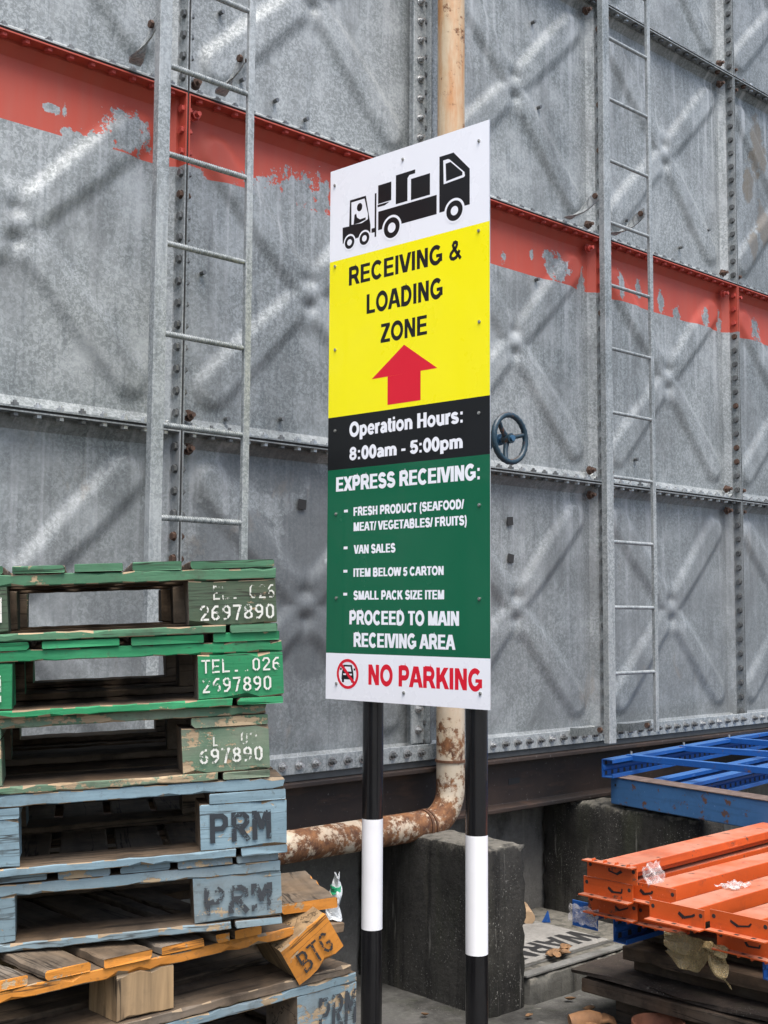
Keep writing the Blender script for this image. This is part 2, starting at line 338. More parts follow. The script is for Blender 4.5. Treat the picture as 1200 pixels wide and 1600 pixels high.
def plastic(name, col, trans, rough=.25):
    N = NT(name); m = N.m; m.blend_method = 'BLEND' if hasattr(m, 'blend_method') else None
    tr = N.n('ShaderNodeBsdfTransparent'); tr.inputs[0].default_value = (1, 1, 1, 1)
    mx = N.n('ShaderNodeMixShader'); N.put(mx.inputs[0], N.ramp(N.noise(N.P, 40, 5, .7), .3, .7, trans - .25, trans + .25))
    N.t.links.new(N.b.outputs[0], mx.inputs[1]); N.t.links.new(tr.outputs[0], mx.inputs[2]); N.t.links.new(mx.outputs[0], N.out.inputs[0])
    N.set(col, rough, 0); N.bump(N.noise(N.P, 55, 5, .7), .8, .006); return m
M_WRAP = plastic('clear_wrap', (.72, .68, .66), .74); M_BAG = plastic('yellowed_bag', (.34, .26, .13), .46, .16); M_BOTTLE = plastic('milky_bag', (.62, .65, .66), .3); M_BGREEN = simple('green_label', (.02, .30, .14), .5)

# ------------------------------------------------------------------ lettering
# heavy grotesque letters drawn here as bars, slanted bars and curved ribbons (em units, capital height .716)
def _arc(cx, cy, rx, ry, a0, a1, n=22): return [(cx + rx * math.cos(R(a0 + (a1 - a0) * k / n)), cy + ry * math.sin(R(a0 + (a1 - a0) * k / n))) for k in range(n + 1)]
CH = .716; WB = .164
def _q(x0, y0, x1, y1, h):
    h += .018
    return ('f', [(x0 - h, y0), (x0 + h, y0), (x1 + h, y1), (x1 - h, y1)])
def _r(x0, x1, y0, y1):
    if y1 - y0 > x1 - x0: x0 -= .019; x1 += .019        # heavier stems
    return ('f', [(x0, y0), (x1, y0), (x1, y1), (x0, y1)])
def _p(pts, closed=False, w=WB): return ('p', pts, closed, w if w == WB else w + .014)
_st = _r(.073, .215, 0, CH)
GL = {
 'A': (.722, [_q(.080, 0, .330, CH, .080), _q(.642, 0, .392, CH, .080), _r(.20, .52, .165, .285)]),
 'B': (.722, [_st, _p([(.14, .652), (.42, .652)] + _arc(.42, .512, .125, .140, 90, -90) + [(.14, .372)]), _p([(.14, .372), (.44, .372)] + _arc(.44, .218, .145, .154, 90, -90) + [(.14, .064)])]),
 'C': (.722, [_p(_arc(.375, .358, .268, .294, 42, 318, 40))]),
 'D': (.722, [_st, _p([(.14, .652), (.32, .652)] + _arc(.32, .358, .270, .294, 90, -90) + [(.14, .064)])]),
 'E': (.667, [_st, _r(.10, .61, .592, CH), _r(.10, .585, .303, .425), _r(.10, .625, 0, .124)]),
 'F': (.611, [_st, _r(.10, .57, .592, CH), _r(.10, .52, .290, .412)]),
 'G': (.778, [_p(_arc(.382, .358, .272, .294, 45, 325, 40)), _r(.40, .712, .265, .385), _r(.580, .712, .095, .385)]),
 'H': (.722, [_st, _r(.508, .65, 0, CH), _r(.10, .62, .295, .42)]),
 'I': (.278, [_r(.068, .212, 0, CH)]),
 'K': (.722, [_st, _q(.185, .225, .575, CH, .098), _q(.365, .42, .620, 0, .088)]),
 'L': (.611, [_st, _r(.10, .578, 0, .124)]),
 'M': (.833, [_r(.07, .204, 0, CH), _r(.629, .763, 0, CH), _q(.165, CH, .400, 0, .085), _q(.668, CH, .433, 0, .085)]),
 'N': (.722, [_r(.073, .209, 0, CH), _r(.514, .65, 0, CH), _q(.150, CH, .573, 0, .082)]),
 'O': (.778, [_p(_arc(.389, .358, .280, .296, 0, 360, 44)[:-1], True)]),
 'P': (.667, [_st, _p([(.14, .652), (.40, .652)] + _arc(.40, .478, .160, .174, 90, -90) + [(.14, .304)])]),
 'R': (.722, [_st, _p([(.14, .652), (.43, .652)] + _arc(.43, .490, .148, .162, 90, -90) + [(.14, .328)]), _q(.415, .34, .620, 0, .086)]),
 'S': (.667, [_p(_arc(.325, .512, .200, .142, 12, 262, 26) + _arc(.340, .208, .222, .146, 78, -168, 28))]),
 'T': (.611, [_r(.02, .591, .592, CH), _r(.233, .378, 0, CH)]),
 'U': (.722, [_p([(.144, CH), (.144, .27)] + _arc(.361, .268, .217, .206, 180, 360) + [(.578, .27), (.578, CH)], False, .136)]),
 'V': (.667, [_q(.082, CH, .306, 0, .080), _q(.585, CH, .361, 0, .080)]),
 'W': (.944, [_q(.080, CH, .225, 0, .078), _q(.465, CH, .255, 0, .07), _q(.479, CH, .689, 0, .07), _q(.864, CH, .719, 0, .078)]),
 'X': (.667, [_q(.095, CH, .572, 0, .090), _q(.572, CH, .095, 0, .090)]),
 'Z': (.611, [_r(.045, .57, .592, CH), _r(.022, .585, 0, .124), _q(.12, .09, .475, .63, .098)]),
 '&': (.722, [_p([(.665, .02), (.56, .135), (.42, .30), (.30, .45), (.255, .56), (.30, .640), (.375, .655), (.45, .62), (.46, .55), (.41, .46), (.26, .365), (.145, .27), (.115, .175), (.17, .09), (.29, .060), (.42, .10), (.52, .20), (.60, .335)], False, .116)]),
 '(': (.333, [_p([(.265, .74), (.175, .55), (.135, .28), (.175, 0), (.265, -.19)], False, .115)]),
 ')': (.333, [_p([(.068, .74), (.158, .55), (.198, .28), (.158, 0), (.068, -.19)], False, .115)]),
 '/': (.278, [_q(.045, -.012, .233, .728, .052)]), ':': (.333, [_r(.095, .240, 0, .137), _r(.095, .240, .382, .519)]), '-': (.333, [_r(.03, .30, .19, .322)]), ' ': (.278, []),
 '0': (.556, [_p(_arc(.278, .358, .176, .296, 0, 360, 40)[:-1], True)]),
 '5': (.556, [_r(.135, .505, .585, .708), _q(.118, .345, .160, .66, .064), _p([(.13, .385)] + _arc(.265, .235, .190, .172, 128, -160, 26))]),
 '8': (.556, [_p(_arc(.278, .522, .158, .134, 0, 360, 34)[:-1], True, .118), _p(_arc(.278, .212, .182, .150, 0, 360, 34)[:-1], True, .122)]),
 'a': (.556, [_r(.360, .494, .0, .38), _p(_arc(.270, .350, .157, .112, 165, 0), False, .116), _p([(.42, .300), (.30, .285), (.17, .245), (.108, .15), (.15, .07), (.235, .052), (.35, .095), (.42, .19)], False, .112)]),
 'e': (.556, [_p(_arc(.285, .26, .190, .204, 2, 322, 36), False, .122), _r(.12, .53, .212, .305)]),
 'i': (.278, [_r(.070, .207, 0, .519), _r(.070, .207, .590, CH)]),
 'm': (.889, [_r(.062, .197, 0, .519), _r(.377, .512, 0, .34), _r(.690, .825, 0, .34), _p(_arc(.290, .33, .155, .128, 180, 0), False, .124), _p(_arc(.603, .33, .155, .128, 180, 0), False, .124)]),
 'n': (.611, [_r(.066, .202, 0, .519), _r(.408, .544, 0, .34), _p(_arc(.306, .33, .170, .128, 180, 0), False, .124)]),
 'o': (.611, [_p(_arc(.305, .26, .200, .204, 0, 360, 36)[:-1], True, .126)]),
 'p': (.611, [_r(.067, .202, -.198, .519), _p(_arc(.318, .26, .186, .204, 0, 360, 36)[:-1], True, .124)]),
 'r': (.389, [_r(.066, .202, 0, .519), _p(_arc(.312, .27, .178, .188, 175, 72), False, .126)]),
 's': (.556, [_p(_arc(.270, .372, .166, .096, 14, 262, 22) + _arc(.282, .152, .186, .100, 78, -168, 24), False, .112)]),
 't': (.333, [_r(.085, .220, .10, .665), _r(.02, .315, .412, .519), _p([(.1525, .16), (.165, .085), (.225, .056), (.318, .062)], False, .115)]),
 'u': (.611, [_r(.066, .202, .18, .519), _r(.408, .544, 0, .519), _p(_arc(.305, .195, .170, .138, 180, 360), False, .124)]),
}
def ribbon(pts, closed, w):
    n = len(pts); V = []; hw = w / 2
    for i in range(n):
        p = Vector(pts[i]); a = Vector(pts[i - 1]) if (i or closed) else None; c = Vector(pts[(i + 1) % n]) if (i < n - 1 or closed) else None
        t0 = (p - a).normalized() if a else None; t1 = (c - p).normalized() if c else None
        t0 = t0 or t1; t1 = t1 or t0; n0 = Vector((-t0.y, t0.x)); n1 = Vector((-t1.y, t1.x)); m = (n0 + n1).normalized(); k = hw / max(.5, m.dot(n0))
        V += [p - m * k, p + m * k]
    F = [(2 * i, 2 * i + 2, 2 * i + 3, 2 * i + 1) for i in range(n - 1)]
    if closed: F.append((2 * n - 2, 0, 1, 2 * n - 1))
    return V, F
def text_mesh(body, fat=0.0):
    V = []; F = []; x = 0; k = 0
    for ch in body:
        adv, parts = GL[ch]
        for pt in parts:
            b = len(V); z = k % 4; k += 1
            if pt[0] == 'f':
                q = pt[1]; fs = [(0, 1, 2, 3)]; e = fat if abs(q[2][1] - q[0][1]) > abs(q[1][0] - q[0][0]) else fat * .3
                vs = [(q[0][0] - e, q[0][1]), (q[1][0] + e, q[1][1]), (q[2][0] + e, q[2][1]), (q[3][0] - e, q[3][1])]
            else: vs, fs = ribbon(pt[1], pt[2], pt[3] + fat * 1.5)
            V += [(x + q[0], q[1], z) for q in vs]; F += [tuple(b + i for i in f) for f in fs]
        x += adv
    return V, F
def place_text(mb, body, x0, x1, top, base, fn, d, mi=0, fat=0.0):
    V, F = text_mesh(body, fat)
    xs = [p[0] for p in V]; mx, Mx = min(xs), max(xs)
    mb.add([fn(x0 + (p[0] - mx) / (Mx - mx) * (x1 - x0), base + p[1] / CH * (top - base), d + p[2] * .00005) for p in V], F, mi)

# stencil letters: strokes with bridges, on a 0..1 x 0..1.4 cell
ST = {
 'P': [[(.12, 0), (.12, 1.4)], [(.32, 1.32), (.7, 1.32), (.9, 1.15), (.9, .85), (.7, .66), (.32, .66)]],
 'R': [[(.12, 0), (.12, 1.4)], [(.32, 1.32), (.7, 1.32), (.9, 1.15), (.9, .9), (.7, .7), (.32, .7)], [(.5, .58), (.95, 0)]],
 'M': [[(.08, 0), (.08, 1.4)], [(.22, 1.3), (.5, .55), (.78, 1.3)], [(.92, 1.4), (.92, 0)]],
 'T': [[(0, 1.32), (.42, 1.32)], [(.58, 1.32), (1, 1.32)], [(.5, 1.2), (.5, 0)]],
 'E': [[(.12, 0), (.12, 1.4)], [(.3, 1.32), (.9, 1.32)], [(.3, .7), (.8, .7)], [(.3, .08), (.9, .08)]],
 'L': [[(.12, 1.4), (.12, 0)], [(.3, .08), (.9, .08)]],
 'B': [[(.12, 0), (.12, 1.4)], [(.3, 1.32), (.68, 1.32), (.85, 1.15), (.85, .9), (.68, .76), (.3, .76)], [(.3, .62), (.7, .62), (.92, .45), (.92, .22), (.7, .08), (.3, .08)]],
 'G': [[(.85, 1.15), (.62, 1.32), (.5, 1.32)], [(.34, 1.3), (.1, 1.05), (.1, .35), (.34, .1)], [(.5, .08), (.68, .08), (.88, .3), (.88, .62), (.55, .62)]],
 '0': [[(.42, 1.32), (.14, 1.1), (.14, .3), (.42, .08)], [(.58, 1.32), (.86, 1.1), (.86, .3), (.58, .08)]],
 '2': [[(.1, 1.05), (.28, 1.32), (.7, 1.32), (.88, 1.1), (.88, .88), (.2, .2)], [(.1, .08), (.5, .08)], [(.6, .08), (.95, .08)]],
 '6': [[(.8, 1.3), (.5, 1.3), (.16, .95), (.14, .3), (.4, .08)], [(.3, .72), (.62, .75), (.86, .55), (.86, .25), (.56, .08)]],
 '7': [[(.05, 1.32), (.9, 1.32), (.62, .75)], [(.58, .62), (.4, 0)]],
 '8': [[(.42, 1.32), (.18, 1.15), (.18, .9), (.42, .74), (.12, .5), (.12, .25), (.42, .08)], [(.58, 1.32), (.82, 1.15), (.82, .9), (.58, .74), (.88, .5), (.88, .25), (.58, .08)]],
 '9': [[(.2, .1), (.5, .1), (.84, .45), (.86, 1.1), (.6, 1.32)], [(.7, .68), (.38, .65), (.14, .85), (.14, 1.15), (.44, 1.32)]],
 '.': [[(.35, .1), (.65, .1)]], ' ': [],
}
def stencil(mb, text, x0, x1, zb, zt, y, w=.2, mi=0, gap=.28, skip=()):
    n = len(text); cw = (x1 - x0) / (n + gap * (n - 1)); hh = (zt - zb) / 1.4; k = 0
    for i, ch in enumerate(text):
        ox = x0 + i * cw * (1 + gap)
        if i in skip: continue
        for pl in ST[ch]:
            P = [Vector((ox + p[0] * cw, zb + p[1] * hh)) for p in pl]; hw = w * .5 * min(cw, hh * 1.1)
            for a, b in zip(P, P[1:]):
                t = (b - a); L = t.length; t /= L; nn = Vector((-t.y, t.x)) * hw; ex = t * hw * .45
                q = [a - ex - nn, b + ex - nn, b + ex + nn, a - ex + nn]; k += 1
                mb.add([(p.x, y - k * .00002, p.y) for p in q], [(0, 1, 2, 3)], mi)

# ------------------------------------------------------------------ ground
g = MB(); g.add([(-60, -60, 0), (80, -60, 0), (80, 60, 0), (-60, 60, 0)], [(0, 1, 2, 3)])
tag(g.build('ground', M_GROUND), None, None, None, 'structure')

# ------------------------------------------------------------------ water tank
def panel_mesh(name, mats, seed=0):
    rnd = random.Random(seed)
    H = PS / 2 - .004; A = .0195
    ed = [0, .0002, .005, .0056, .012, .0155, .019, .032, .046, .050, .054, .062, .072]
    inner = [.072 + (2 * H - .144) * k / 112 for k in range(1, 112)]
    co = ed + inner + [2 * H - e for e in reversed(ed)]; n = len(co)
    def prof(e):
        if e < .0001: return .094
        if e < .0053: return 0.0
        if e < .0156: return .046
        return .046 + .030 * min(1, (e - .0155) / .0345)
    tilt = [rnd.uniform(-.003, .003) for _ in range(4)]
    def emb(a, b):
        r = math.hypot(a, b); h = 0
        for s in (1, -1):
            t = (a + s * b) / math.sqrt(2); q = (a - s * b) / math.sqrt(2); at = abs(t)
            aq = abs(q) if at < .62 else math.hypot(q, at - .62)      # rounded end
            wq = .080 + .016 * min(1, at / .4)
            if aq > wq: continue
            pr = max(0, min(1, (wq - aq) / .060)); pr = pr * pr * (3 - 2 * pr)
            al = .62 + .38 * max(0, min(1, (at - .05) / .10))
            h = max(h, A * pr * al)
        h += .006 * math.exp(-(r / .05) ** 2)
        h -= .016 * math.exp(-((a / .032) ** 2 + ((b - .050) / .026) ** 2)) + .016 * math.exp(-((a / .032) ** 2 + ((b + .050) / .026) ** 2))
        h += .006 * math.exp(-((a / .05) ** 2 + ((b - .115) / .03) ** 2)) + .006 * math.exp(-((a / .05) ** 2 + ((b + .115) / .03) ** 2))
        u, v = a / H, b / H
        return h + (1 - u * u) * (1 - v * v) * (.007 + tilt[0] * u + tilt[1] * v + tilt[2] * u * v)
    vs = []
    for j in range(n):
        for i in range(n):
            e1 = min(co[i], 2 * H - co[i]); e2 = min(co[j], 2 * H - co[j]); e = min(e1, e2)
            y = prof(e); a, b = co[i] - H, co[j] - H
            if e > .055: y -= emb(a, b) * min(1, (e - .055) / .05)
            vs.append((a, y, b))
    fs = [(j * n + i, j * n + i + 1, (j + 1) * n + i + 1, (j + 1) * n + i) for j in range(n - 1) for i in range(n - 1)]
    mb = MB(); sm = []
    for j in range(n - 1):
        for i in range(n - 1): sm.append(10 <= i < n - 11 and 10 <= j < n - 11)
    mb.add(vs, fs, 0, sm); return mb.mesh(name, mats)
tank = thing('water_tank', 'huge pressed steel water tank with X embossed panels and peeling red band, behind the sign', 'water tank', (SX[0], 0, TZ))
def tk(x, y, z): return (x - SX[0], y, z - TZ)
pm = [panel_mesh('panel', [M_GALV], 1), panel_mesh('panel', [M_GALV], 2)]; pmr = panel_mesh('panel', [M_RED], 3); pmd = panel_mesh('panel', [M_DULL], 4)
for row in range(4):
    for c in range(7):
        o = link('panel', pmr if row == 1 else (pmd if row == 0 else pm[(row + c) % 2]), tank, 0, tk(SX[c] + PS / 2, 0, TZ + PS * (row + .5)))
        if row == 1: o['label'] = 'panel with peeling red paint along its top'
b = MB(); x0, x1 = SX[0] + .02, SX[7] - .02
b.box(*[v for v in (x0 - SX[0], x1 - SX[0])], .115, 3.6, .01, 4 * PS - .01)
b.build('tank_body', M_GALV, tank)
b = MB(); b.box(0, SX[7] - SX[0], -.02, 3.7, 4 * PS + .002, 4 * PS + .05); b.build('roof', M_GALV, tank)
b = MB()       # dark rubber between the flanges
for k in range(1, 7): b.box(SX[k] - SX[0] - .0035, SX[k] - SX[0] + .0035, .004, .09, 0, 4 * PS)
for r_ in range(1, 4): b.box(0, SX[7] - SX[0], .005, .088, r_ * PS - .0035, r_ * PS + .0035)
b.build('gasket', M_GASKET, tank)
# bottom strip bolted flat, and the base rail under it
b = MB(); b.box(0, SX[7] - SX[0], -.010, -.001, -.012, .052); b.build('base_strip', M_ZINC, tank, .002)
b = MB(); b.box(0, SX[7] - SX[0], .006, .085, -.040, -.013); b.build('base_rail', simple('base_rail_steel', (.10, .105, .105), .55, .4, .3, 6), tank, .002)
b = MB(); b.box(SX[3] - SX[0] - .085, SX[3] - SX[0] - .012, .016, .026, .055, 4 * PS); b.box(SX[3] - SX[0] - .012, SX[3] - SX[0] - .0065, -.012, .026, .055, 4 * PS); b.build('joint_strip', M_ZINC, tank, .002)

def bolt_mesh(heads):
    b = MB(); hx = .0105
    def hexa(z0, z1, r, mi):
        p = [(r * math.cos(k * math.pi / 3), r * math.sin(k * math.pi / 3)) for k in range(6)]; b.prism(p, z0, z1, lambda u, v, d: (u, v, d), mi)
    hexa(-.021, -.0095, .0140, 0); b.tube([(0, 0, -.0100), (0, 0, -.0078)], .0170, 12, 0)
    b.tube([(0, 0, .0078), (0, 0, .0100)], .0170, 12, 1); hexa(.0095, .022, .0140, 1); b.tube([(0, 0, -.005), (0, 0, .030)], .0062, 8, 1)
    return b.mesh('bolt', heads)
BM = {'g': bolt_mesh([M_BOLT, M_BOLT]), 'l': bolt_mesh([M_BOLTLT, M_BOLTLT]), 'r': bolt_mesh([M_BOLTRED, M_BOLT]), 'rr': bolt_mesh([M_BOLTRED, M_BOLTRED]), 'x': bolt_mesh([M_BOLTRUST, M_BOLTRUST])}
wb = MB()      # outward bolt with broad washer
wb.tube([(0, 0, 0), (0, 0, .003)], .0185, 14, 1); wb.prism([(.0125 * math.cos(k * math.pi / 3), .0125 * math.sin(k * math.pi / 3)) for k in range(6)], .003, .014, lambda u, v, d: (u, v, d), 0); wb.tube([(0, 0, .01), (0, 0, .026)], .007, 8, 0)
BM['w'] = wb.mesh('bolt', [M_BOLT, M_BOLTLT])
BM['wl'] = wb.mesh('bolt', [M_BOLTLT, M_BOLTLT])
bolts = []
rnd = random.Random(5)
AX = {'x': Euler((0, R(90), 0)), 'z': Euler((0, 0, 0)), 'y': Euler((R(90), 0, 0))}
for c in range(1, 7):
    for row in range(4):
        for k in range(15):
            z = TZ + PS * row + PS * (k + .75) / 15.5
            kind = 'rr' if RED_BOT < z < RED_TOP else ('x' if rnd.random() < (.35 if (c == 5 and row == 1) else .06) else 'g')
            bolts.append((kind, (SX[c], .022, z), 'x'))
for row in range(1, 4):
    for c in range(7):
        for k in range(15):
            x = SX[c] + PS * (k + .75) / 15.5
            kind = 'r' if row == 2 else rnd.choice(['l', 'l', 'l', 'l', 'g'] if row == 1 else ['g', 'g', 'g', 'l', 'x'])
            bolts.append((kind, (x, .021, TZ + PS * row), 'z'))
for c in range(7):
    for k in range(15): bolts.append((rnd.choice(['w', 'w', 'w', 'wl']), (SX[c] + PS * (k + .75) / 15.5, -.0105, TZ + .022), 'y'))
for k in range(56): bolts.append(('wl', (SX[3] - .049, .0155, TZ + .11 + k * .086), 'y'))
cp = Vector((0, -CD, EYE))
def inview(p):
    d = Vector(p) - cp; z = d.dot(fw)
    if z < .3: return 1e9
    X = 600 + 1873 * d.dot(xr) / z; Y = 800 - 1873 * d.dot(yu) / z
    hid = (Y > 880 and X < 440) or (512 < X < 766 and 230 < Y < 1100)
    return z + (0 if (0 < X < 1200 and 0 < Y < 1600 and not hid) else 100)
bolts.sort(key=lambda t: inview(t[1]))
for kind, p, ax in bolts[:100]: link('bolt', BM[kind], tank, 0, tk(*p), AX[ax])
bm = MB(); allm = [M_BOLT, M_BOLTLT, M_BOLTRED, M_BOLTRUST]
for kind, p, ax in bolts[100:]:
    me = BM[kind]; M = Matrix.Translation(Vector(tk(*p))) @ AX[ax].to_matrix().to_4x4()
    bm.add([M @ v.co for v in me.vertices], [tuple(q.vertices) for q in me.polygons], [allm.index(me.materials[q.material_index]) for q in me.polygons], [q.use_smooth for q in me.polygons])
o = bm.build('bolt', allm, tank); o['kind'] = 'stuff'
# stray studs on the panels, larger stay bolts at the corners, black patches
sb = MB(); sb.tube([(0, 0, 0), (0, 0, .022)], .0085, 8); sm_ = sb.mesh('stud', [M_BOLT])
for x, z in ((2.462, 3.69), (2.563, 3.461), (2.722, 3.427), (2.872, 3.396), (2.401, 2.682), (2.517, 2.158), (2.77, 2.187), (4.256, 4.28), (4.295, 3.87), (5.746, 3.594), (5.478, 3.438), (4.987, 3.474), (4.274, 3.025), (5.045, 2.24)):
    link('stud', sm_, tank, 0, tk(x, .070, z), AX['y'])
st = MB(); st.tube([(0, 0, 0), (0, 0, .05)], .009, 8); st.tube([(0, 0, .012), (0, 0, .016)], .022, 12); st.prism([(.017 * math.cos(k * math.pi / 3), .017 * math.sin(k * math.pi / 3)) for k in range(6)], .016, .032, lambda u, v, d: (u, v, d)); stm = st.mesh('stay_bolt', [M_BOLTRUST])
stmr = st.mesh('stay_bolt', [M_BOLTRED])
for c in (2, 4, 5):
    for row in (1, 2, 3):
        for dx, dz in ((.055, .06), (.055, -.06), (-.085, .06), (-.085, -.06)):
            if c == 2 and dx < 0: continue
            link('stay_bolt', stmr if (row == 2 and dz < 0) else stm, tank, 0, tk(SX[c] + dx, .060, TZ + PS * row + dz), AX['y'])
pb = MB(); pb.box(-.019, .019, -.003, 0, -.019, .019); pbm = pb.mesh('black_patch', [M_GASKET])
for x, z, rz in ((2.877, 1.868, .1), (4.081, 1.871, -.08), (4.085, 1.703, .15)): link('black_patch', pbm, tank, 0, tk(x, .0645, z), (0, rz, 0))

# ------------------------------------------------------------------ steel beam, foundation, plinths
b = MB(); XA, XB = -.6, 9.0
prof = [(0, 0), (.18, 0), (.18, .018), (.098, .018), (.098, .208), (.18, .208), (.18, .226), (0, .226), (0, .208), (.082, .208), (.082, .018), (0, .018)]
b.prism(prof, XA, XB, lambda a, c, d: (d, a - .03, c + .601)); tb = tag(b.build('steel_beam', M_BEAM, None, .003), 'dark brown rusted I-beam lying on the concrete under the tank', 'steel beam')
b = MB()
for x in (4.05, 5.6): b.box(x, x + .075, .0505, .0515, .70, .725)
b.build('drain_hole', M_GASKET, tb)
b = MB(); b.box(XA, XB, .20, .50, -.3, .6005); tag(b.build('foundation_wall', M_FOUND), 'low grey concrete foundation wall stained black, under the steel beam', 'concrete wall')
from mathutils import noise as mn
def rough_block(name, x0, x1, y0, y1, z0, z1, mat, seed, amp=.005, wear=.010):
    nx, ny, nz = [max(4, int(d / .03)) for d in (x1 - x0, y1 - y0, z1 - z0)]; bm_ = bmesh.new(); vd = {}
    def vert(i, j, k):
        if (i, j, k) not in vd:
            p = Vector((x0 + (x1 - x0) * i / nx, y0 + (y1 - y0) * j / ny, z0 + (z1 - z0) * k / nz)); c = Vector(((x0 + x1) / 2, (y0 + y1) / 2, (z0 + z1) / 2))
            q = p * 9 + Vector((seed, 0, 0)); d = mn.noise_vector(q) * amp + mn.noise_vector(q * 4) * amp * .6
            on = (i in (0, nx), j in (0, ny), k in (0, nz))
            if sum(on) >= 2:
                w = wear * (.35 + abs(mn.noise(q * 1.7)) * 1.6)
                for a in range(3):
                    if on[a]: p[a] += w if p[a] < c[a] else -w
            if k == nz: d.z = -abs(d.z)
            vd[(i, j, k)] = bm_.verts.new(p + d)
        return vd[(i, j, k)]
    for i in range(nx):
        for j in range(ny):
            for k in (0, nz): bm_.faces.new([vert(i, j, k), vert(i + 1, j, k), vert(i + 1, j + 1, k), vert(i, j + 1, k)])
    for i in range(nx):
        for k in range(nz):
            for j in (0, ny): bm_.faces.new([vert(i, j, k), vert(i + 1, j, k), vert(i + 1, j, k + 1), vert(i, j, k + 1)])
    for j in range(ny):
        for k in range(nz):
            for i in (0, nx): bm_.faces.new([vert(i, j, k), vert(i, j + 1, k), vert(i, j + 1, k + 1), vert(i, j, k + 1)])
    bmesh.ops.recalc_face_normals(bm_, faces=bm_.faces)
    me = bpy.data.meshes.new(name); bm_.to_mesh(me); bm_.free(); me.materials.append(mat); me.polygons.foreach_set('use_smooth', [True] * len(me.polygons)); me.set_sharp_from_angle(angle=R(40))
    return link(name, me)
def plinth(name, x0, x1, y0, label, seed): return tag(rough_block(name, x0, x1, y0, .192, -.2, .598, M_PLINTH, seed * 7.3), label, 'plinth')
plinth('concrete_plinth', 3.292, 3.50, -.525, 'dark mouldy concrete plinth under the elbow of the rusty pipe', 3)
plinth('concrete_plinth', 4.44, 4.66, -.66, 'mossy concrete plinth carrying the blue steel frames', 4)
tag(rough_block('concrete_slab', 3.512, 4.428, -.53, .19, -.1, .0985, M_SLAB, 33.0, .004, .012), 'raised lichen spotted concrete slab between the two plinths', 'concrete slab')

# ------------------------------------------------------------------ pipe
dp = thing('drain_pipe', 'rusty cream painted pipe bending from vertical to horizontal behind the sign', 'pipe', (3.528, -.10, .62))
pr = .0575; bx, bz, rr_ = 0, 0.0, .13
path = [(-2.0, 0, 0)] + [(-rr_ - .02, 0, 0)] + [(-rr_ + rr_ * math.sin(a), 0, rr_ - rr_ * math.cos(a)) for a in [R(8 * k) for k in range(0, 12)] if a < R(90)] + [(0, 0, rr_ + .02), (0, 0, 5.2)]
b = MB(); b.tube(path, pr, 28); b.build('pipe_run', M_PIPE, dp)
for p0, p1 in (((-.16, 0, 0), (-.148, 0, 0)), ((-.135, 0, 0), (-.127, 0, .001)), ((0, 0, .235), (0, 0, .245))):
    b = MB(); b.tube([p0, p1], pr + .005, 28); b.build('weld_collar', simple('weld_rust', (.11, .05, .025), .85, 0, .4, 50), dp, .002)

# ------------------------------------------------------------------ ladders
def angle_bar(mb, x, z0, z1, w=.052, d=.045, t=.006, flip=1):
    if flip > 0: mb.prism([(0, 0), (w, 0), (w, t), (t, t), (t, d), (0, d)], z0, z1, lambda a, c, e: (x + a, c, e))
    else: mb.prism([(0, 0), (-w, 0), (-w, t), (-t, t), (-t, d), (0, d)], z0, z1, lambda a, c, e: (x + a, c, e))
def ladder(x, y, w, zb, zt, rungs, rebar, label, bz, wl, wr):
    L = thing('ladder', label, 'ladder', (x, y, zb), group='ladders fixed to the tank')
    h = zt - zb
    b = MB(); angle_bar(b, 0, 0, h, wl, .030); b.build('rail', M_ZINC, L, .0015)
    b = MB(); b.box(w - wr, w, 0, .016, .03, h); b.build('rail', M_ZINC, L, .0015)
    for z in rungs:
        b = MB()
        b.tube([(wl - .01, .010, z - zb), (w - wr + .002, .010, z - zb)], .0085, 8)
        if rebar:
            n = int((w - wl - wr) / .009)
            for k in range(n): 
                cx = wl + k * .009; b.tube([(cx, .010, z - zb), (cx + .0042, .010, z - zb)], .0103, 8)
        b.build('rung', M_ZINC, L)
    for z in bz:
        low = z == min(bz)
        for bxx, s in ((0, -1), (w - wr, -1)):
            b = MB(); pts = []
            for k in range(9):
                t = k / 8; pts.append((bxx + .03 * math.sin(t * math.pi) * .6 * s + (.07 * t), .030 + t * (-y - .035) , z - zb - (.006 if low else .022) * math.sin(t * math.pi) + .035 * (1 - t)))
            n = len(pts); vs = []; vs2 = []
            for k, (px, py, pz) in enumerate(pts):
                tw = R(90) if low else R(90) * max(0, min(1, 1.2 - k / 6)); ux, uz = math.cos(tw) * (.022 + .012 * math.sin(k / 8 * math.pi)), math.sin(tw) * (.018 if low else .022 + .012 * math.sin(k / 8 * math.pi))
                vs += [(px - ux, py, pz - uz), (px + ux, py, pz + uz)]; vs2 += [(px - ux + uz * .2, py, pz - uz - ux * .2), (px + ux + uz * .2, py, pz + uz - ux * .2)]
            fs = []
            for k in range(n - 1):
                a = 2 * k; o2 = 2 * n
                fs += [(a, a + 1, a + 3, a + 2), (o2 + a, o2 + a + 2, o2 + a + 3, o2 + a + 1), (a, a + 2, o2 + a + 2, o2 + a), (a + 1, o2 + a + 1, o2 + a + 3, a + 3)]
            fs += [(0, 2 * n, 2 * n + 1, 1), (2 * n - 2, 2 * n - 1, 4 * n - 1, 4 * n - 2)]
            b.add(vs + vs2, fs, 0, False); br = b.build('bracket', M_ZINC, L)
            b = MB(); b.tube([(bxx - .012, .045, z - zb + .03), (bxx + .02, .045, z - zb + .03)], .007, 8); b.prism([(.013 * math.cos(k * math.pi / 3), .013 * math.sin(k * math.pi / 3)) for k in range(6)], -.014, -.003, lambda u, v, d: (bxx + d, .045 + u, z - zb + .03 + v)); b.build('bolt', M_BOLTRUST, br)
    return L
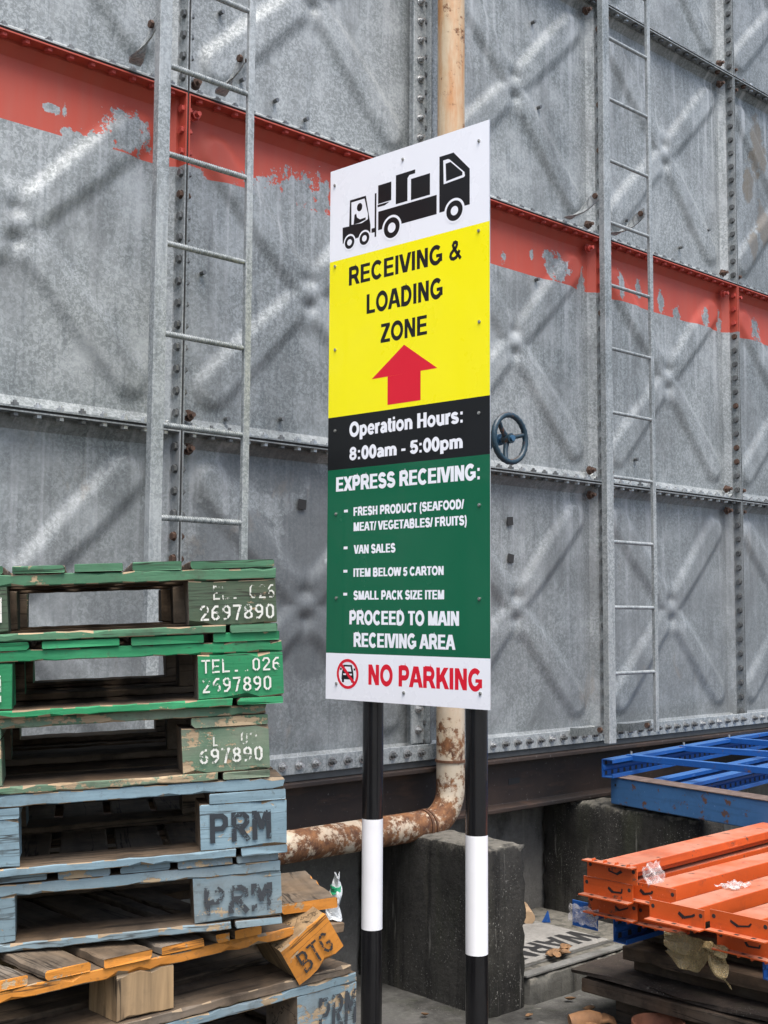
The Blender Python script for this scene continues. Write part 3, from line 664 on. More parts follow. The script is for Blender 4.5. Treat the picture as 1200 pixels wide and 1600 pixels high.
ladder(1.992, -.28, .381, .92, 5.85, [3.232 - .2965 * k for k in range(-8, 8)], True, 'galvanised ladder with ribbed rungs, rising behind the pallet stack', (RED_TOP + .03, TZ + .03), .045, .026)
ladder(4.344, -.28, .378, .885, 5.85, [4.132 - .2942 * k for k in range(-5, 12) if k != 11], False, 'galvanised ladder with plain rungs, right of the sign', (RED_TOP + .03, TZ + .045), .050, .024)

# ------------------------------------------------------------------ valve
V = thing('valve', 'blue handwheel valve on the tank wall, peeking out beside the sign', 'valve', (3.663, .0, 2.167))
b = MB(); b.tube([(0, .075, 0), (0, .035, 0)], .055, 20); b.tube([(0, .04, 0), (0, -.16, 0)], .030, 16); b.tube([(0, -.15, 0), (0, -.19, 0)], .037, 6, 0, True, False); b.tube([(0, -.19, 0), (0, -.255, 0)], .024, 16); b.tube([(0, -.25, 0), (0, -.325, 0)], .0125, 10); b.build('stem', M_VALVE, V)
b = MB(); n = 48; rp = .097
pts = [(rp * math.cos(2 * math.pi * k / n), -.305, rp * math.sin(2 * math.pi * k / n)) for k in range(n)]
vs = []; fs = []
for k in range(n):
    a = 2 * math.pi * k / n; er = .0115 + (.0018 if k % 2 else 0)
    for j in range(8):
        t = 2 * math.pi * j / 8; vs.append(((rp + er * math.cos(t)) * math.cos(a), -.305 + er * math.sin(t), (rp + er * math.cos(t)) * math.sin(a)))
for k in range(n):
    for j in range(8): fs.append((k * 8 + j, k * 8 + (j + 1) % 8, ((k + 1) % n) * 8 + (j + 1) % 8, ((k + 1) % n) * 8 + j))
b.add(vs, fs, 0, True); hw = b.build('handwheel', M_VALVERIM, V)
for a in (R(15), R(135), R(255)):
    b = MB(); b.tube([(0, -.290, 0), (.05 * math.cos(a), -.292, .05 * math.sin(a)), (rp * math.cos(a), -.305, rp * math.sin(a))], [.014, .010, .009], 8); b.build('spoke', M_VALVERIM, hw)
b = MB(); b.tube([(0, -.275, 0), (0, -.315, 0)], .021, 16); b.build('hub', M_VALVERIM, hw)

# ------------------------------------------------------------------ the sign
SW, SH = .689, 1.83; SROT = R(96.0 - 180)
import mathutils
sr0 = Vector((2.696, -1.078, 0)); sdv = Vector((math.cos(R(96)), math.sin(R(96)), 0))
so_ = sr0 + sdv * SW          # left edge as viewed
sign = thing('loading_sign', 'tall white, yellow, black and green receiving and loading zone sign on two striped posts', 'sign', tuple(so_ - sdv * SW * .5), (0, 0, SROT))
ZB = 1.163
def sp_(a, c, d): return (a - SW / 2, -(.0006 + (d - .0006) * .35), ZB + c)
b = MB()
def rect(mb, a0, a1, c0, c1, d, mi): mb.add([sp_(a0, c0, d), sp_(a1, c0, d), sp_(a1, c1, d), sp_(a0, c1, d)], [(0, 1, 2, 3)], mi)
b.box(-SW / 2, SW / 2, 0, .003, ZB, ZB + SH, 4)
for c0, c1, mi in ((0, .154, 0), (.154, .775, 3), (.775, .957, 2), (.957, 1.505, 1), (1.505, SH, 0)): rect(b, .0, SW, c0, c1, .0006, mi)
b.build('sign_board', [M_SGW, M_SGY, M_SGK, M_SGG, M_SGB], sign)
TX = [('RECEIVING &', .092, .580, 1.470, 1.406, M_SGK, .050), ('LOADING', .175, .503, 1.361, 1.294, M_SGK, .050), ('ZONE', .238, .439, 1.249, 1.185, M_SGK, .050),
      ('Operation Hours:', .100, .584, .931, .883, M_SGW, .042), ('8:00am - 5:00pm', .101, .584, .846, .803, M_SGW, .042), ('EXPRESS RECEIVING:', .040, .650, .749, .700, M_SGW, .055),
      ('FRESH PRODUCT (SEAFOOD/', .122, .590, .642, .613, M_SGW, .045), ('MEAT/ VEGETABLES/ FRUITS)', .123, .600, .591, .562, M_SGW, .045), ('VAN SALES', .124, .309, .515, .486, M_SGW, .045),
      ('ITEM BELOW 5 CARTON', .124, .509, .437, .409, M_SGW, .045), ('SMALL PACK SIZE ITEM', .125, .511, .362, .333, M_SGW, .045), ('PROCEED TO MAIN', .107, .570, .296, .251, M_SGW, .055),
      ('RECEIVING AREA', .127, .556, .223, .177, M_SGW, .055), ('NO PARKING', .194, .658, .121, .055, M_SGR, .055)]
for body, a0, a1, t, bs, m, bd in TX:
    b = MB(); place_text(b, body, a0, a1, t, bs, sp_, .0011, 0, 0.0 if m is M_SGK else (.010 if m is M_SGR else .022)); b.build('lettering', m, sign)
for z in (.6315, .507, .4285, .3515):
    b = MB(); rect(b, .078, .096, z - .0045, z + .0045, .0012, 0); b.build('dash', M_SGW, sign)
b = MB(); pts = [(.342, 1.165), (.482, 1.069), (.413, 1.069), (.413, .973), (.271, .973), (.271, 1.068), (.2, 1.068)]
b.add([sp_(x, z, .0012) for x, z in pts], [(0, 1, 6), (2, 3, 4, 5)]); b.build('arrow', M_SGR, sign)
# truck and forklift pictogram
def poly(mb, pts, d, mi): mb.add([sp_(x, z, d) for x, z in pts], [tuple(range(len(pts)))], mi)
b = MB()
poly(b, [(.489, 1.760), (.547, 1.760), (.612, 1.691), (.612, 1.575), (.489, 1.575)], .0011, 0)
poly(b, [(.505, 1.744), (.525, 1.744), (.531, 1.741), (.591, 1.685), (.593, 1.672), (.588, 1.669), (.507, 1.665)], .0014, 1)
poly(b, [(.515, 1.731), (.535, 1.732), (.583, 1.687), (.583, 1.677), (.517, 1.672)], .0017, 0)
poly(b, [(.225, 1.637), (.478, 1.637), (.478, 1.573), (.225, 1.573)], .0011, 0)
poly(b, [(.224, 1.728), (.283, 1.728), (.283, 1.664), (.224, 1.664)], .0011, 0)
poly(b, [(.303, 1.744), (.387, 1.744), (.387, 1.731), (.303, 1.731)], .0011, 0); poly(b, [(.303, 1.731), (.362, 1.731), (.354, 1.722), (.354, 1.645), (.303, 1.645)], .0011, 0)
poly(b, [(.369, 1.716), (.450, 1.716), (.450, 1.644), (.369, 1.644)], .0011, 0)
for cx, cz, r1, r0, gp in ((.551, 1.568, .033, .015, .041), (.286, 1.569, .035, .017, .043)):
    poly(b, [(cx + gp * math.cos(2 * math.pi * k / 40), cz + gp * math.sin(2 * math.pi * k / 40)) for k in range(40)], .0020, 1); b.ring(cx, cz, r0, r1, .0023, sp_, 40, 0)
b.build('truck_pictogram', [M_SGK, M_SGW], sign)
b = MB()
poly(b, [(.060, 1.617), (.091, 1.615), (.094, 1.706), (.168, 1.706), (.190, 1.600), (.190, 1.572), (.061, 1.560)], .0011, 0)
poly(b, [(.101, 1.697), (.162, 1.697), (.178, 1.640), (.178, 1.622), (.150, 1.614), (.102, 1.618)], .0014, 1)
poly(b, [(.1395 + .0125 * math.cos(2 * math.pi * k / 24), 1.672 + .0145 * math.sin(2 * math.pi * k / 24)) for k in range(24)], .0017, 0)
poly(b, [(.116, 1.650), (.124, 1.653), (.128, 1.638), (.142, 1.629), (.168, 1.630), (.168, 1.622), (.138, 1.617), (.112, 1.617)], .0017, 0)
poly(b, [(.209, 1.704), (.2165, 1.704), (.2165, 1.553), (.209, 1.553)], .0011, 0); poly(b, [(.195, 1.585), (.209, 1.585), (.209, 1.570), (.195, 1.570)], .0011, 0)
poly(b, [(.222, 1.661), (.276, 1.661), (.255, 1.653), (.222, 1.653)], .0012, 0)
for cx, cz in ((.094, 1.558), (.163, 1.558)):
    poly(b, [(cx + .028 * math.cos(2 * math.pi * k / 32), cz + .029 * math.sin(2 * math.pi * k / 32)) for k in range(32)], .0020, 1); b.ring(cx, cz, .011, .0225, .0023, sp_, 32, 0)
b.build('forklift_pictogram', [M_SGK, M_SGW], sign)
b = MB()
cx, cz = .101, .0865; b.ring(cx, cz, .040, .0495, .0020, sp_, 44, 1)
poly(b, [(cx - .026, cz + .005), (cx - .019, cz + .030), (cx + .019, cz + .030), (cx + .026, cz + .005), (cx + .028, cz - .018), (cx - .028, cz - .018)], .0012, 0)
poly(b, [(cx - .017, cz + .008), (cx - .013, cz + .024), (cx + .013, cz + .024), (cx + .017, cz + .008)], .0014, 2)
for s in (-1, 1):
    poly(b, [(cx + s * .014 - .006, cz - .004), (cx + s * .014 + .006, cz - .004), (cx + s * .014 + .006, cz + .001), (cx + s * .014 - .006, cz + .001)], .0014, 2)
    poly(b, [(cx + s * .021 - .005, cz - .028), (cx + s * .021 + .005, cz - .028), (cx + s * .021 + .005, cz - .017), (cx + s * .021 - .005, cz - .017)], .0012, 0)
    poly(b, [(cx + s * .031 - .004, cz + .012), (cx + s * .031 + .004, cz + .012), (cx + s * .031 + .004, cz + .019), (cx + s * .031 - .004, cz + .019)], .0012, 0)
dgx = .045 * math.cos(R(45)); w_ = .0055
poly(b, [(cx - dgx - w_ * .7, cz + dgx - w_ * .7), (cx - dgx + w_ * .7, cz + dgx + w_ * .7), (cx + dgx + w_ * .7, cz - dgx + w_ * .7), (cx + dgx - w_ * .7, cz - dgx - w_ * .7)], .0017, 1)
b.build('no_parking_symbol', [M_SGK, M_SGR, M_SGW], sign)
s_ = MB(); s_.tube([(0, 0, 0), (0, -.0035, 0)], .0052, 12); s_.tube([(0, -.003, 0), (0, -.006, 0)], .0030, 6); smz = s_.mesh('screw', [M_SCREW])
for a, c in ((.034, .91), (.648, .906), (.042, .624), (.649, .621), (.047, .339), (.649, .334), (.051, .053), (.348, .036), (.652, .048), (.022, 1.776), (.334, 1.791), (.649, 1.771), (.027, 1.486), (.648, 1.482), (.031, 1.192), (.65, 1.192)):
    link('screw', smz, sign, 0, sp_(a, c, .0006))
for a in (.181, .607):
    b = MB(); r0 = .0345
    zs = [(0, .43, 0), (.43, .782, 1), (.782, ZB + SH - .05, 0)]
    for z0, z1, mi in zs: b.tube([(a - SW / 2, .039, z0), (a - SW / 2, .039, z1)], r0, 28, mi)
    po = b.build('post', [M_POK, M_POW], sign)
for z in (.25, .95, 1.6):
    b = MB(); b.box(-.19, .28, .0045, .0385, ZB + z - .015, ZB + z + .015); b.build('cross_rail', M_SGB, sign, .002)

# ------------------------------------------------------------------ pallets
def plank(mb, x0, x1, y0, y1, z0, z1, axis, rnd, mats, chip=.006, seg=.021):
    """mats: dict with keys front,-x... as fn(normalname)->mat index"""
    lo = [x0, y0, z0]; hi = [x1, y1, z1]; a, b_ = [k for k in range(3) if k != axis]
    L = hi[axis] - lo[axis]; n = max(2, int(L / seg)); ring = []
    bow = rnd.uniform(-.002, .002)
    for i in range(n + 1):
        t = i / n; c = [.0015 + (rnd.random() ** 7) * chip * .8 for _ in range(4)]; j = [rnd.uniform(-.0009, .0009) for _ in range(4)]
        A0, A1, B0, B1 = lo[a] + j[0], hi[a] + j[1], lo[b_] + j[2], hi[b_] + j[3]
        pts = [(A0 + c[0], B0), (A1 - c[1], B0), (A1, B0 + c[1]), (A1, B1 - c[2]), (A1 - c[2], B1), (A0 + c[3], B1), (A0, B1 - c[3]), (A0, B0 + c[0])]
        bd = bow * math.sin(math.pi * t)
        for (p, q) in pts:
            v = [0, 0, 0]; v[axis] = lo[axis] + L * t + (rnd.uniform(-.002, .002) if i in (0, n) else 0); v[a] = p; v[b_] = q + (bd if b_ == 2 else 0); ring.append(v)
    nm = [('-', b_), None, ('+', a), None, ('+', b_), None, ('-', a), None]
    fs = []; ms = []
    for i in range(n):
        for k in range(8):
            fs.append((i * 8 + k, i * 8 + (k + 1) % 8, (i + 1) * 8 + (k + 1) % 8, (i + 1) * 8 + k))
            if nm[k]: ms.append(mats(nm[k][0] + 'xyz'[nm[k][1]]))
            else:
                w = rnd.random(); nb = [nm[(k - 1) % 8], nm[(k + 1) % 8]]; cand = [mats(q[0] + 'xyz'[q[1]]) for q in nb]
                ms.append(2 if (w < .36 and 1 in cand) else (1 if 1 in cand else 0))
    fs.append(tuple(reversed(range(8)))); ms.append(mats('-' + 'xyz'[axis])); fs.append(tuple(n * 8 + k for k in range(8))); ms.append(mats('+' + 'xyz'[axis]))
    mb.add(ring, fs, ms)
PW, PD = 1.10, .90
def pallet(P, rot, label, heights, kind, paint, bpaint=None, seed=0, slats=(), texts=(), group='stacked pallets', bw=.155, wood_m=M_WOOD, skipblocks=(), topdirty=False, W=PW, sidepaint=True, blockface=None, leader=None, deckpaint=None, leadcut=0):
    """P = front right bottom corner; heights = (base, block, leader, deck)"""
    rn = random.Random(seed); E_ = Euler(rot); M3 = E_.to_matrix()
    base = Vector(P) + M3 @ Vector((-W / 2, PD / 2, 0))
    r = thing('pallet', label, 'pallet', tuple(base), rot, group)
    X0, Y0 = -W / 2, -PD / 2; hb, hk, hl, hd = heights; name_raw = kind == 1 and heights[0] == 0
    front = lambda s: 1 if s == '-y' or (s == '+x' and sidepaint) else 0
    mats = lambda p, along='x': [M_WOODDK if along == 'x' else M_WOODDKY, p, M_WOODLT]
    bp_ = bpaint or paint
    z1, z2, z3, z4 = hb, hb + hk, hb + hk + hl, hb + hk + hl + hd
    eb = .10
    def part(name, x0, x1, y0, y1, za, zb_, axis, pm_, chip=.006, fr=front, mm=None):
        if y0 > Y0 + .02 and fr is front: fr = lambda s: 1 if (s == '+x' and sidepaint) else 0
        mb = MB(); plank(mb, x0, x1, y0, y1, za, zb_, axis, rn, fr, chip); return mb.build(name, mm or mats(pm_, 'xyz'[axis]), r)
    # base boards: one across each end, three along the front, middle, back
    if hb > 0:
        for xx in (X0, X0 + W - .085): part('bottom_board', xx, xx + .085, Y0 + .001, Y0 + PD, 0, z1 - .001, 1, paint)
        for yy in (Y0, Y0 + PD / 2 - .05, Y0 + PD - .1): part('bottom_board', X0 + .092, X0 + W - .092 + rn.uniform(-.004, .003), yy, yy + .1, 0, z1 - .001, 0, paint)
    for ix, xx in enumerate((X0, -bw / 2, X0 + W - bw)):
        for iy, yy in enumerate((Y0, -.05, Y0 + PD - .1)):
            if (ix, iy) in skipblocks: continue
            j = rn.uniform(-.004, .004)
            o = part('block', xx + (j if ix == 1 else (abs(j) if ix == 0 else -abs(j))), xx + bw + (j if ix == 1 else (0 if ix == 2 else j)), yy + (.002 + abs(j) * .5 if iy == 0 else 0), yy + .1, z1, z2 - .001, 0, bp_, .010, front, blockface if (blockface and (ix, iy) == (1, 0)) else [M_WOODRAW if name_raw else M_WOOD, bp_, M_WOODLT])
            if iy == 0:
                for (bi, tx, x0f, x1f, zf0, zf1, m, skip, w_) in texts:
                    if bi == ix:
                        mb = MB(); stencil(mb, tx, xx + bw * x0f, xx + bw * x1f, z1 + hk * zf0, z1 + hk * zf1, yy - .0009, w_, 0, .28, skip); mb.build('stencil', m, o)
    if kind in (1, 3):      # boards along x on the blocks, deck slats across on top
        for yy in (Y0 + .001, -.05, Y0 + PD - .1): part('leader_board', X0, X0 + W - (leadcut if yy < Y0 + .01 else 0), yy, yy + .1, z2, z3 - .001, 0, leader or paint, .012 if leadcut else .006)
        for (s0, s1) in slats:
            dz = rn.uniform(-.001, .001); part('deck_board', X0 + W - s1, X0 + W - s0, Y0 + rn.uniform(-.004, .003), Y0 + PD, z3, z4 - .001 + dz, 1, paint, .006, (lambda s: 1 if s == '-y' else 0), [M_WOODY, paint, M_WOODLT])
    if kind == 2:      # boards across on the blocks, deck boards along x on top
        for xx in (X0, -.06, X0 + W - .14): part('leader_board', xx, xx + .14, Y0 + .001, Y0 + PD, z2, z3 - .001, 1, paint, .009)
    if kind in (2, 3):
        yy = Y0
        while yy < Y0 + PD - .05:
            w2 = min(.12, Y0 + PD - yy); part('deck_board', X0, X0 + W + rn.uniform(-.03, .0) * (kind == 3) + rn.uniform(-.006, .003), yy, yy + w2, z3, z4 - .001, 0, deckpaint or paint, .007); yy += .15
    return r
PR_ = (0, R(-2.4), R(-28.4))
S1 = [(.002, .155), (.170, .258), (.274, .358), (.375, .463), (.480, .56), (.59, .69), (.72, .82), (.85, .95), (.97, 1.10)]
S2 = [(.004, .125), (.142, .272), (.292, .425), (.447, .55), (.57, .70), (.72, .84), (.86, .97), (.98, 1.09)]
S5 = [(.003, .080), (.088, .186), (.200, .288), (.305, .395), (.414, .52), (.54, .64), (.66, .77), (.79, .9), (.92, 1.09)]
pallet((1.351, -1.777, 1.418), PR_, 'dull green pallet with olive blocks, topmost of the tall stack', (.015, .081, .021, .0155), 1, M_G1, M_G1B, 11, S1,
       [(2, 'TEL. 026', .15, .98, .56, .87, M_STWX, (0,), .22), (2, '2697890', .10, .97, .10, .43, M_STW, (), .24), (1, 'PRM', .0, .93, .25, .85, M_STW, (), .26)])
pallet((1.368, -1.777, 1.2855), PR_, 'bright green pallet second from the top of the stack', (.0145, .081, .021, .0155), 1, M_G2, None, 12, S2,
       [(2, 'TEL..026', .05, .97, .58, .87, M_STW, (), .22), (2, '2697890', .05, .86, .14, .46, M_STW, (), .24), (1, 'PRM', .0, .85, .2, .75, M_STWX, (), .26)])
pallet((1.358, -1.752, 1.151), PR_, 'worn pale green pallet resting on the upper blue pallet', (.0145, .0815, .019, .019), 2, M_G3, M_G3, 13, (),
       [(2, 'TEL..02', .12, .86, .58, .86, M_STWX, (0,), .22), (2, '697890', .18, .92, .20, .52, M_STW, (), .26)])
pallet((1.390, -1.766, 1.0125), PR_, 'grey blue pallet stencilled with sharp black letters, under the green pallets', (.015, .083, .019, .021), 2, M_B1, M_B1, 14, (),
       [(2, 'PRM', .10, .80, .18, .76, M_STK, (), .30)])
pallet((1.391, -1.751, .881), PR_, 'scuffed grey blue pallet with faded black letters, lowest of the tilted stack', (.0145, .0815, .02, .0145), 1, M_B2, M_B2, 15, S5,
       [(2, 'PRM', .10, .88, .20, .75, M_STKX, (), .30)])
OS = [(.30, .36), (.375, .405), (.43, .52), (.54, .635), (.66, .745), (.775, .86), (.89, .99), (1.01, 1.09)]
PO = pallet((1.712, -1.66, .745), (0, 0, 0), 'broken orange pallet with a bare wood block, between blue pallets', (0, .078, .020, .0165), 1, M_OR, M_WOODRAW, 16, OS, (), 'stacked pallets', .112, M_WOOD, ((2, 0),), True, leadcut=.22)
pallet((1.655, -1.66, .600), (0, 0, R(.6)), 'splintered blue grey pallet with brown deck boards, under the orange pallet', (.012, .096, .018, .0185), 3, M_B2, M_B2, 17, (),
       [(2, 'PRM', .34, .98, .18, .84, M_STKX, (), .28)], 'stacked pallets', .15, deckpaint=M_WOOD)
for k, (dx, rz) in enumerate(((.01, 1.0), (-.02, -.8), (.015, .5), (0, 0))):
    pallet((1.64 + dx, -1.66, .150 * k), (0, 0, R(rz)), None, (.015, .095, .0195, .0195), 2, M_WOOD, M_WOOD, 30 + k, (), ())['label'] = 'plain wooden pallet low in the stack, below the painted pallets'

def wblock(name, label, cat, loc, rot, dims, mats, chip=.008, seed=1, axis=0, fr=lambda s: 1 if s == '-y' else 0):
    mb = MB(); rn = random.Random(seed); plank(mb, -dims[0] / 2, dims[0] / 2, -dims[1] / 2, dims[1] / 2, 0, dims[2], axis, rn, fr, chip); o = mb.build(name, mats, None, 0, loc, rot); return tag(o, label, cat)
wblk = wblock('wood_block', 'loose orange faced wood block tipped over at the stack corner', 'wood block', (1.565, -1.60, .768), (R(6), R(-34), R(-14)), (.112, .16, .088), [M_WOODRAW, M_OR, M_WOODLT], .014, 5)
mb = MB(); stencil(mb, 'BTG', -.036, .038, .016, .060, -.0835, .24, 0); mb.build('stencil', stencil_mat('stencil_black_scuffed', (.035, .035, .035), .56), wblk)
wblock('deck_board', 'split orange board end poking out above the tipped block', 'board', (1.595, -1.53, .862), (R(1), R(-3), R(-24)), (.115, .24, .020), [M_WOODY, M_OR, M_WOODLT], .008, 8, 1, lambda s: 1 if s in ('-y', '+x') else 0)

# ------------------------------------------------------------------ orange rack beams
def rack_beam(loc, L, label, upside=False, marks=True, seed=0, rz=0):
    rn = random.Random(seed)
    r = thing('rack_beam', label, 'rack beam', loc, (0, R(rn.uniform(-.4, .4)), R(rz + rn.uniform(-.9, .9))), 'orange rack beams in the pile')
    b = MB()   # stepped box section, tall side lying flat
    pr = [(-.058, .004), (.058, .004), (.058, .034), (.036, .034), (.036, .054), (-.058, .054)]
    if upside: pr = [(-.058, .054), (-.058, .024), (-.036, .024), (-.036, .004), (.058, .004), (.058, .054)]
    b.prism(pr, .004, L, lambda a, c, d: (d, a, c)); b.build('beam', M_ORST, r, .003)
    for xe, sgn in ((0, -1), (L, 1)):
        b = MB(); b.box(min(xe, xe + .004 * sgn), max(xe, xe + .004 * sgn), -.098, .098, 0, .058)
        zl = .058 if upside else 0
        b.box(min(xe, xe + .034 * sgn), max(xe, xe + .034 * sgn), -.098, .098, zl - .004 if upside else zl, zl if upside else zl + .004)
        for k in range(4):
            yy = -.078 + k * .045; xh = xe + .030 * sgn
            b.prism([(0, 0), (.022, .0), (.016, .010), (.004, .010)], yy, yy + .004, lambda a, c, d: (xh + (-a) * sgn, d, zl + (c if not upside else -c) * (-.8)))
        for k in range(3):      # punched slots in the lip
            yy = -.062 + k * .055; zt = zl + (.0008 if upside else .0048); xa, xb_ = sorted((xe + .012 * sgn, xe + .024 * sgn))
            b.add([(xa, yy, zt), (xb_, yy, zt), (xb_, yy + .014, zt), (xa, yy + .014, zt)], [(0, 1, 2, 3)], 1)
        pl = b.build('end_plate', [M_ORST, M_GASKET], r)
        b = MB(); xq = xe + .0046 * sgn
        for yy in (-.085, .085): b.tube([(xe + .003 * sgn, yy, .040), (xq, yy, .040)], .0065, 10)
        b.build('bolt_hole', M_GASKET, pl)
        if sgn < 0 and marks:
            b = MB(); y0 = rn.uniform(-.04, .02); kk = rn.uniform(.75, 1.15); fl = rn.choice((1, 1, 1, -1)); zc = rn.uniform(-.003, .002)
            pts = [(y0 + .030 * kk * fl, .037 + zc), (y0 + rn.uniform(.008, .018) * fl, .025 + zc), (y0 - .026 * kk * fl, .033 + rn.uniform(-.006, .004)), (y0 - rn.uniform(.024, .034) * kk * fl, .041 + zc)]; hw = rn.uniform(.0032, .0046)
            for k, ((ya, za), (yb, zb)) in enumerate(zip(pts, pts[1:])):
                t = Vector((yb - ya, zb - za)).normalized(); q = Vector((-t.y, t.x)) * hw * (1.3 if k < 1 else .8)
                b.add([(xq - .0006 - k * .00005, ya - q.x - t.x * .002, za - q.y), (xq - .0006 - k * .00005, yb - q.x + t.x * .002, zb - q.y), (xq - .0006 - k * .00005, yb + q.x, zb + q.y), (xq - .0006 - k * .00005, ya + q.x, za + q.y)], [(0, 1, 2, 3)])
            b.build('marker_stroke', M_MARK, pl)
    return r
RB = [((3.30, -1.07, .462), 2.3, 'orange rack beam at the far end of the middle layer, under the frame'), ((3.33, -1.245, .452), 2.2, 'orange rack beam in the bottom layer under two dusty beams'),
      ((3.25, -1.59, .455), 2.2, 'orange rack beam at the bottom of the pile, right above the yellowed bag'),
      ((3.27, -1.075, .524), 2.3, 'orange rack beam directly under the topmost beam of the pile'), ((3.31, -1.212, .528), 2.2, 'orange rack beam between the topmost beam and the dusty front beam'),
      ((3.20, -1.385, .512), 2.1, 'long dusty orange rack beam with its end plate nearest the sign posts'), ((3.215, -1.590, .516), 2.1, 'orange rack beam at the right edge of the pile with a hollow channel top'),
      ((3.265, -1.095, .585), 2.25, 'orange rack beam lying topmost on the pile, beneath the faded blue box beam')]
for k, (p, L, lb) in enumerate(RB): rack_beam(p, L, lb, upside=(k in (7,)), seed=40 + k, rz=(1.5 if k == 7 else 0))

# blue uprights
def c_section(mb, L, w=.08, d=.06, t=.004, M=None):
    pr = [(0, 0), (d, 0), (d, .018), (d - t, .018), (d - t, t), (t, t), (t, w - t), (d - t, w - t), (d - t, w - .018), (d, w - .018), (d, w), (0, w)]
    mb.prism(pr, 0, L, lambda a, c, e: (e, a, c))
def upright_rail(parent, y, L, x=0, face=1, z=0, step=.055, hole=True):
    b = MB(); pr = [(0, 0), (.055, 0), (.055, .016), (.051, .016), (.051, .004), (.004, .004), (.004, .026), (.012, .034), (.012, .046), (.004, .054), (.004, .076), (.051, .076), (.051, .064), (.055, .064), (.055, .080), (0, .080)]
    b.prism(pr, 0, L, lambda a, c, e: (x + e, y + a * face, z + c))
    if hole:
        k = 0
        while .03 + k * step < L - .02:
            xx = x + .03 + k * step; yy = y + .0047 * face
            for zc in (.017, .063):
                b.add([(xx - .011, yy, z + zc - .009), (xx + .011, yy, z + zc - .009), (xx + .009, yy, z + zc + .009), (xx - .009, yy, z + zc + .009)], [(0, 1, 2, 3)], 1)
            k += 1
    return b.build('upright', [M_BLST, M_GASKET], parent)
def brace(parent, p0, p1, w=.032, h=.028):
    p0, p1 = Vector(p0), Vector(p1); t = (p1 - p0); L = t.length; a = math.atan2(t.y, t.x)
    M = Matrix.Translation(p0) @ Matrix.Rotation(a, 4, 'Z'); b = MB(); b.box(0, L, -w / 2, w / 2, 0, h, 0, M); o = b.build('brace', M_BLST, parent, .002)
    for p in (p0 + t * .02, p1 - t * .02):
        b = MB(); b.tube([p + Vector((0, 0, h - .006)), p + Vector((0, 0, h + .014))], .006, 8); b.build('bolt', M_SCREW, o)
    return o
def frame(loc, rz, L, D, label, z=0, off=0):
    r = thing('dismantled_rack', label, 'rack', loc, (0, 0, R(rz)))
    upright_rail(r, 0, L, 0, -1); upright_rail(r, -D, L, off, 1)
    for k in range(4):
        xa = .20 + .52 * k; brace(r, (xa, -.02, .058), (xa + (-.03 if k % 2 == 0 else .12), -D + .025, .058))
    return r
frame((4.385, -.205, .730), 7.0, 2.6, .95, 'blue punched rack lying across the top of the faded box beam', 0, .10)
for (p, L, lb) in (((4.50, -.345, .640), 2.4, 'blue punched upright lying just behind the box beam, nearer the tank'), ((4.49, -.50, .640), 2.3, 'blue punched upright lying behind the box beam, nearer the orange pile')):
    r = thing('rack_upright', lb, 'rack upright', p, (0, 0, R(7)), 'loose blue uprights on the plinth'); upright_rail(r, 0, L, 0, -1)
bb = thing('box_beam', 'faded blue box beam with rusty edges lying on the mossy plinth', 'beam', (4.392, -.92, .607), (0, 0, R(-97.2)))
b = MB(); b.box(-.72, 1.1, -.03, .07, 0, .118); b.build('beam', M_BLBOX, bb, .004)
b = MB(); b.box(-.735, 1.1, -.034, .074, .1185, .1215); b.build('top_plate', simple('rusty_edge', (.12, .085, .07), .8, .1, .4, 25), bb)
b = MB(); b.tube([(-.69, -.0302, .085), (-.69, -.0308, .085)], .006, 10); b.build('bolt_hole', M_GASKET, bb)
for (p, L, lb) in (((3.34, -1.04, .366), 2.1, 'blue punched upright carrying the orange pile, its end near the warning board'), ((3.32, -1.60, .372), 2.1, 'blue punched upright under the right part of the orange pile')):
    r = thing('rack_upright', lb, 'rack upright', p, (0, 0, 0), 'blue uprights under the beams'); upright_rail(r, 0, L, 0, -1)
r = thing('rack_upright', 'blue upright with a square base plate under the far end of the orange pile', 'rack upright', (3.30, -.90, .40), (0, 0, 0), 'blue uprights under the beams')
b = MB(); b.box(0, .005, -.105, .0, 0, .085); b.build('base_plate', M_BLST, r, .001); b = MB(); b.tube([(.004, -.06, .04), (1.6, -.06, .04)], .02, 12); b.build('tube', M_BLST, r)

# ------------------------------------------------------------------ timbers and sheet under the pile
def timber(loc, dims, rz, label, m, seed, name='timber', group='old timbers under the beam pile'):
    mb = MB(); rn = random.Random(seed); plank(mb, 0, dims[0], 0, dims[1], 0, dims[2], 1, rn, lambda s: 0, .012, .06)
    o = mb.build(name, [m, m, m], None, 0, loc, (0, 0, R(rz))); return tag(o, label, 'timber', group)
timber((3.70, -2.45, .186), (.30, 1.55, .050), 2, 'dark weathered timber lying directly on the plywood sheet', M_WOODDKY, 61)
timber((3.655, -2.40, .237), (.28, 1.50, .045), 3, 'dark weathered timber in the middle of the timber pile', M_WOODDKY, 62)
timber((3.72, -2.45, .283), (.30, 1.55, .040), 1, 'dark weathered timber second from the top of the timber pile', M_WOODDKY, 63)
timber((3.68, -2.40, .324), (.34, 1.48, .040), 2.2, 'dark weathered timber on top, touching the blue uprights', M_WOODDKY, 64)
timber((4.6, -2.4, .0), (.3, 1.5, .365), 0, 'thick dark baulk of timber under the far side of the orange pile', M_WOODDKY, 65)
b = MB(); n = 12; vs = []; fs = []
rn = random.Random(9)
for iz in (0, 1):
    for j in range(n + 1):
        for i in range(n + 1):
            x = .85 * i / n + (rn.uniform(-.012, .012) if i in (0, n) else 0); y = -1.75 * j / n + (rn.uniform(-.01, .01) if j in (0, n) else 0)
            vs.append((x, y, .014 * iz + (.012 * math.exp(-(x / .12) ** 2) * (1 + math.sin(j * 1.3)) * .5)))
N1 = (n + 1) ** 2
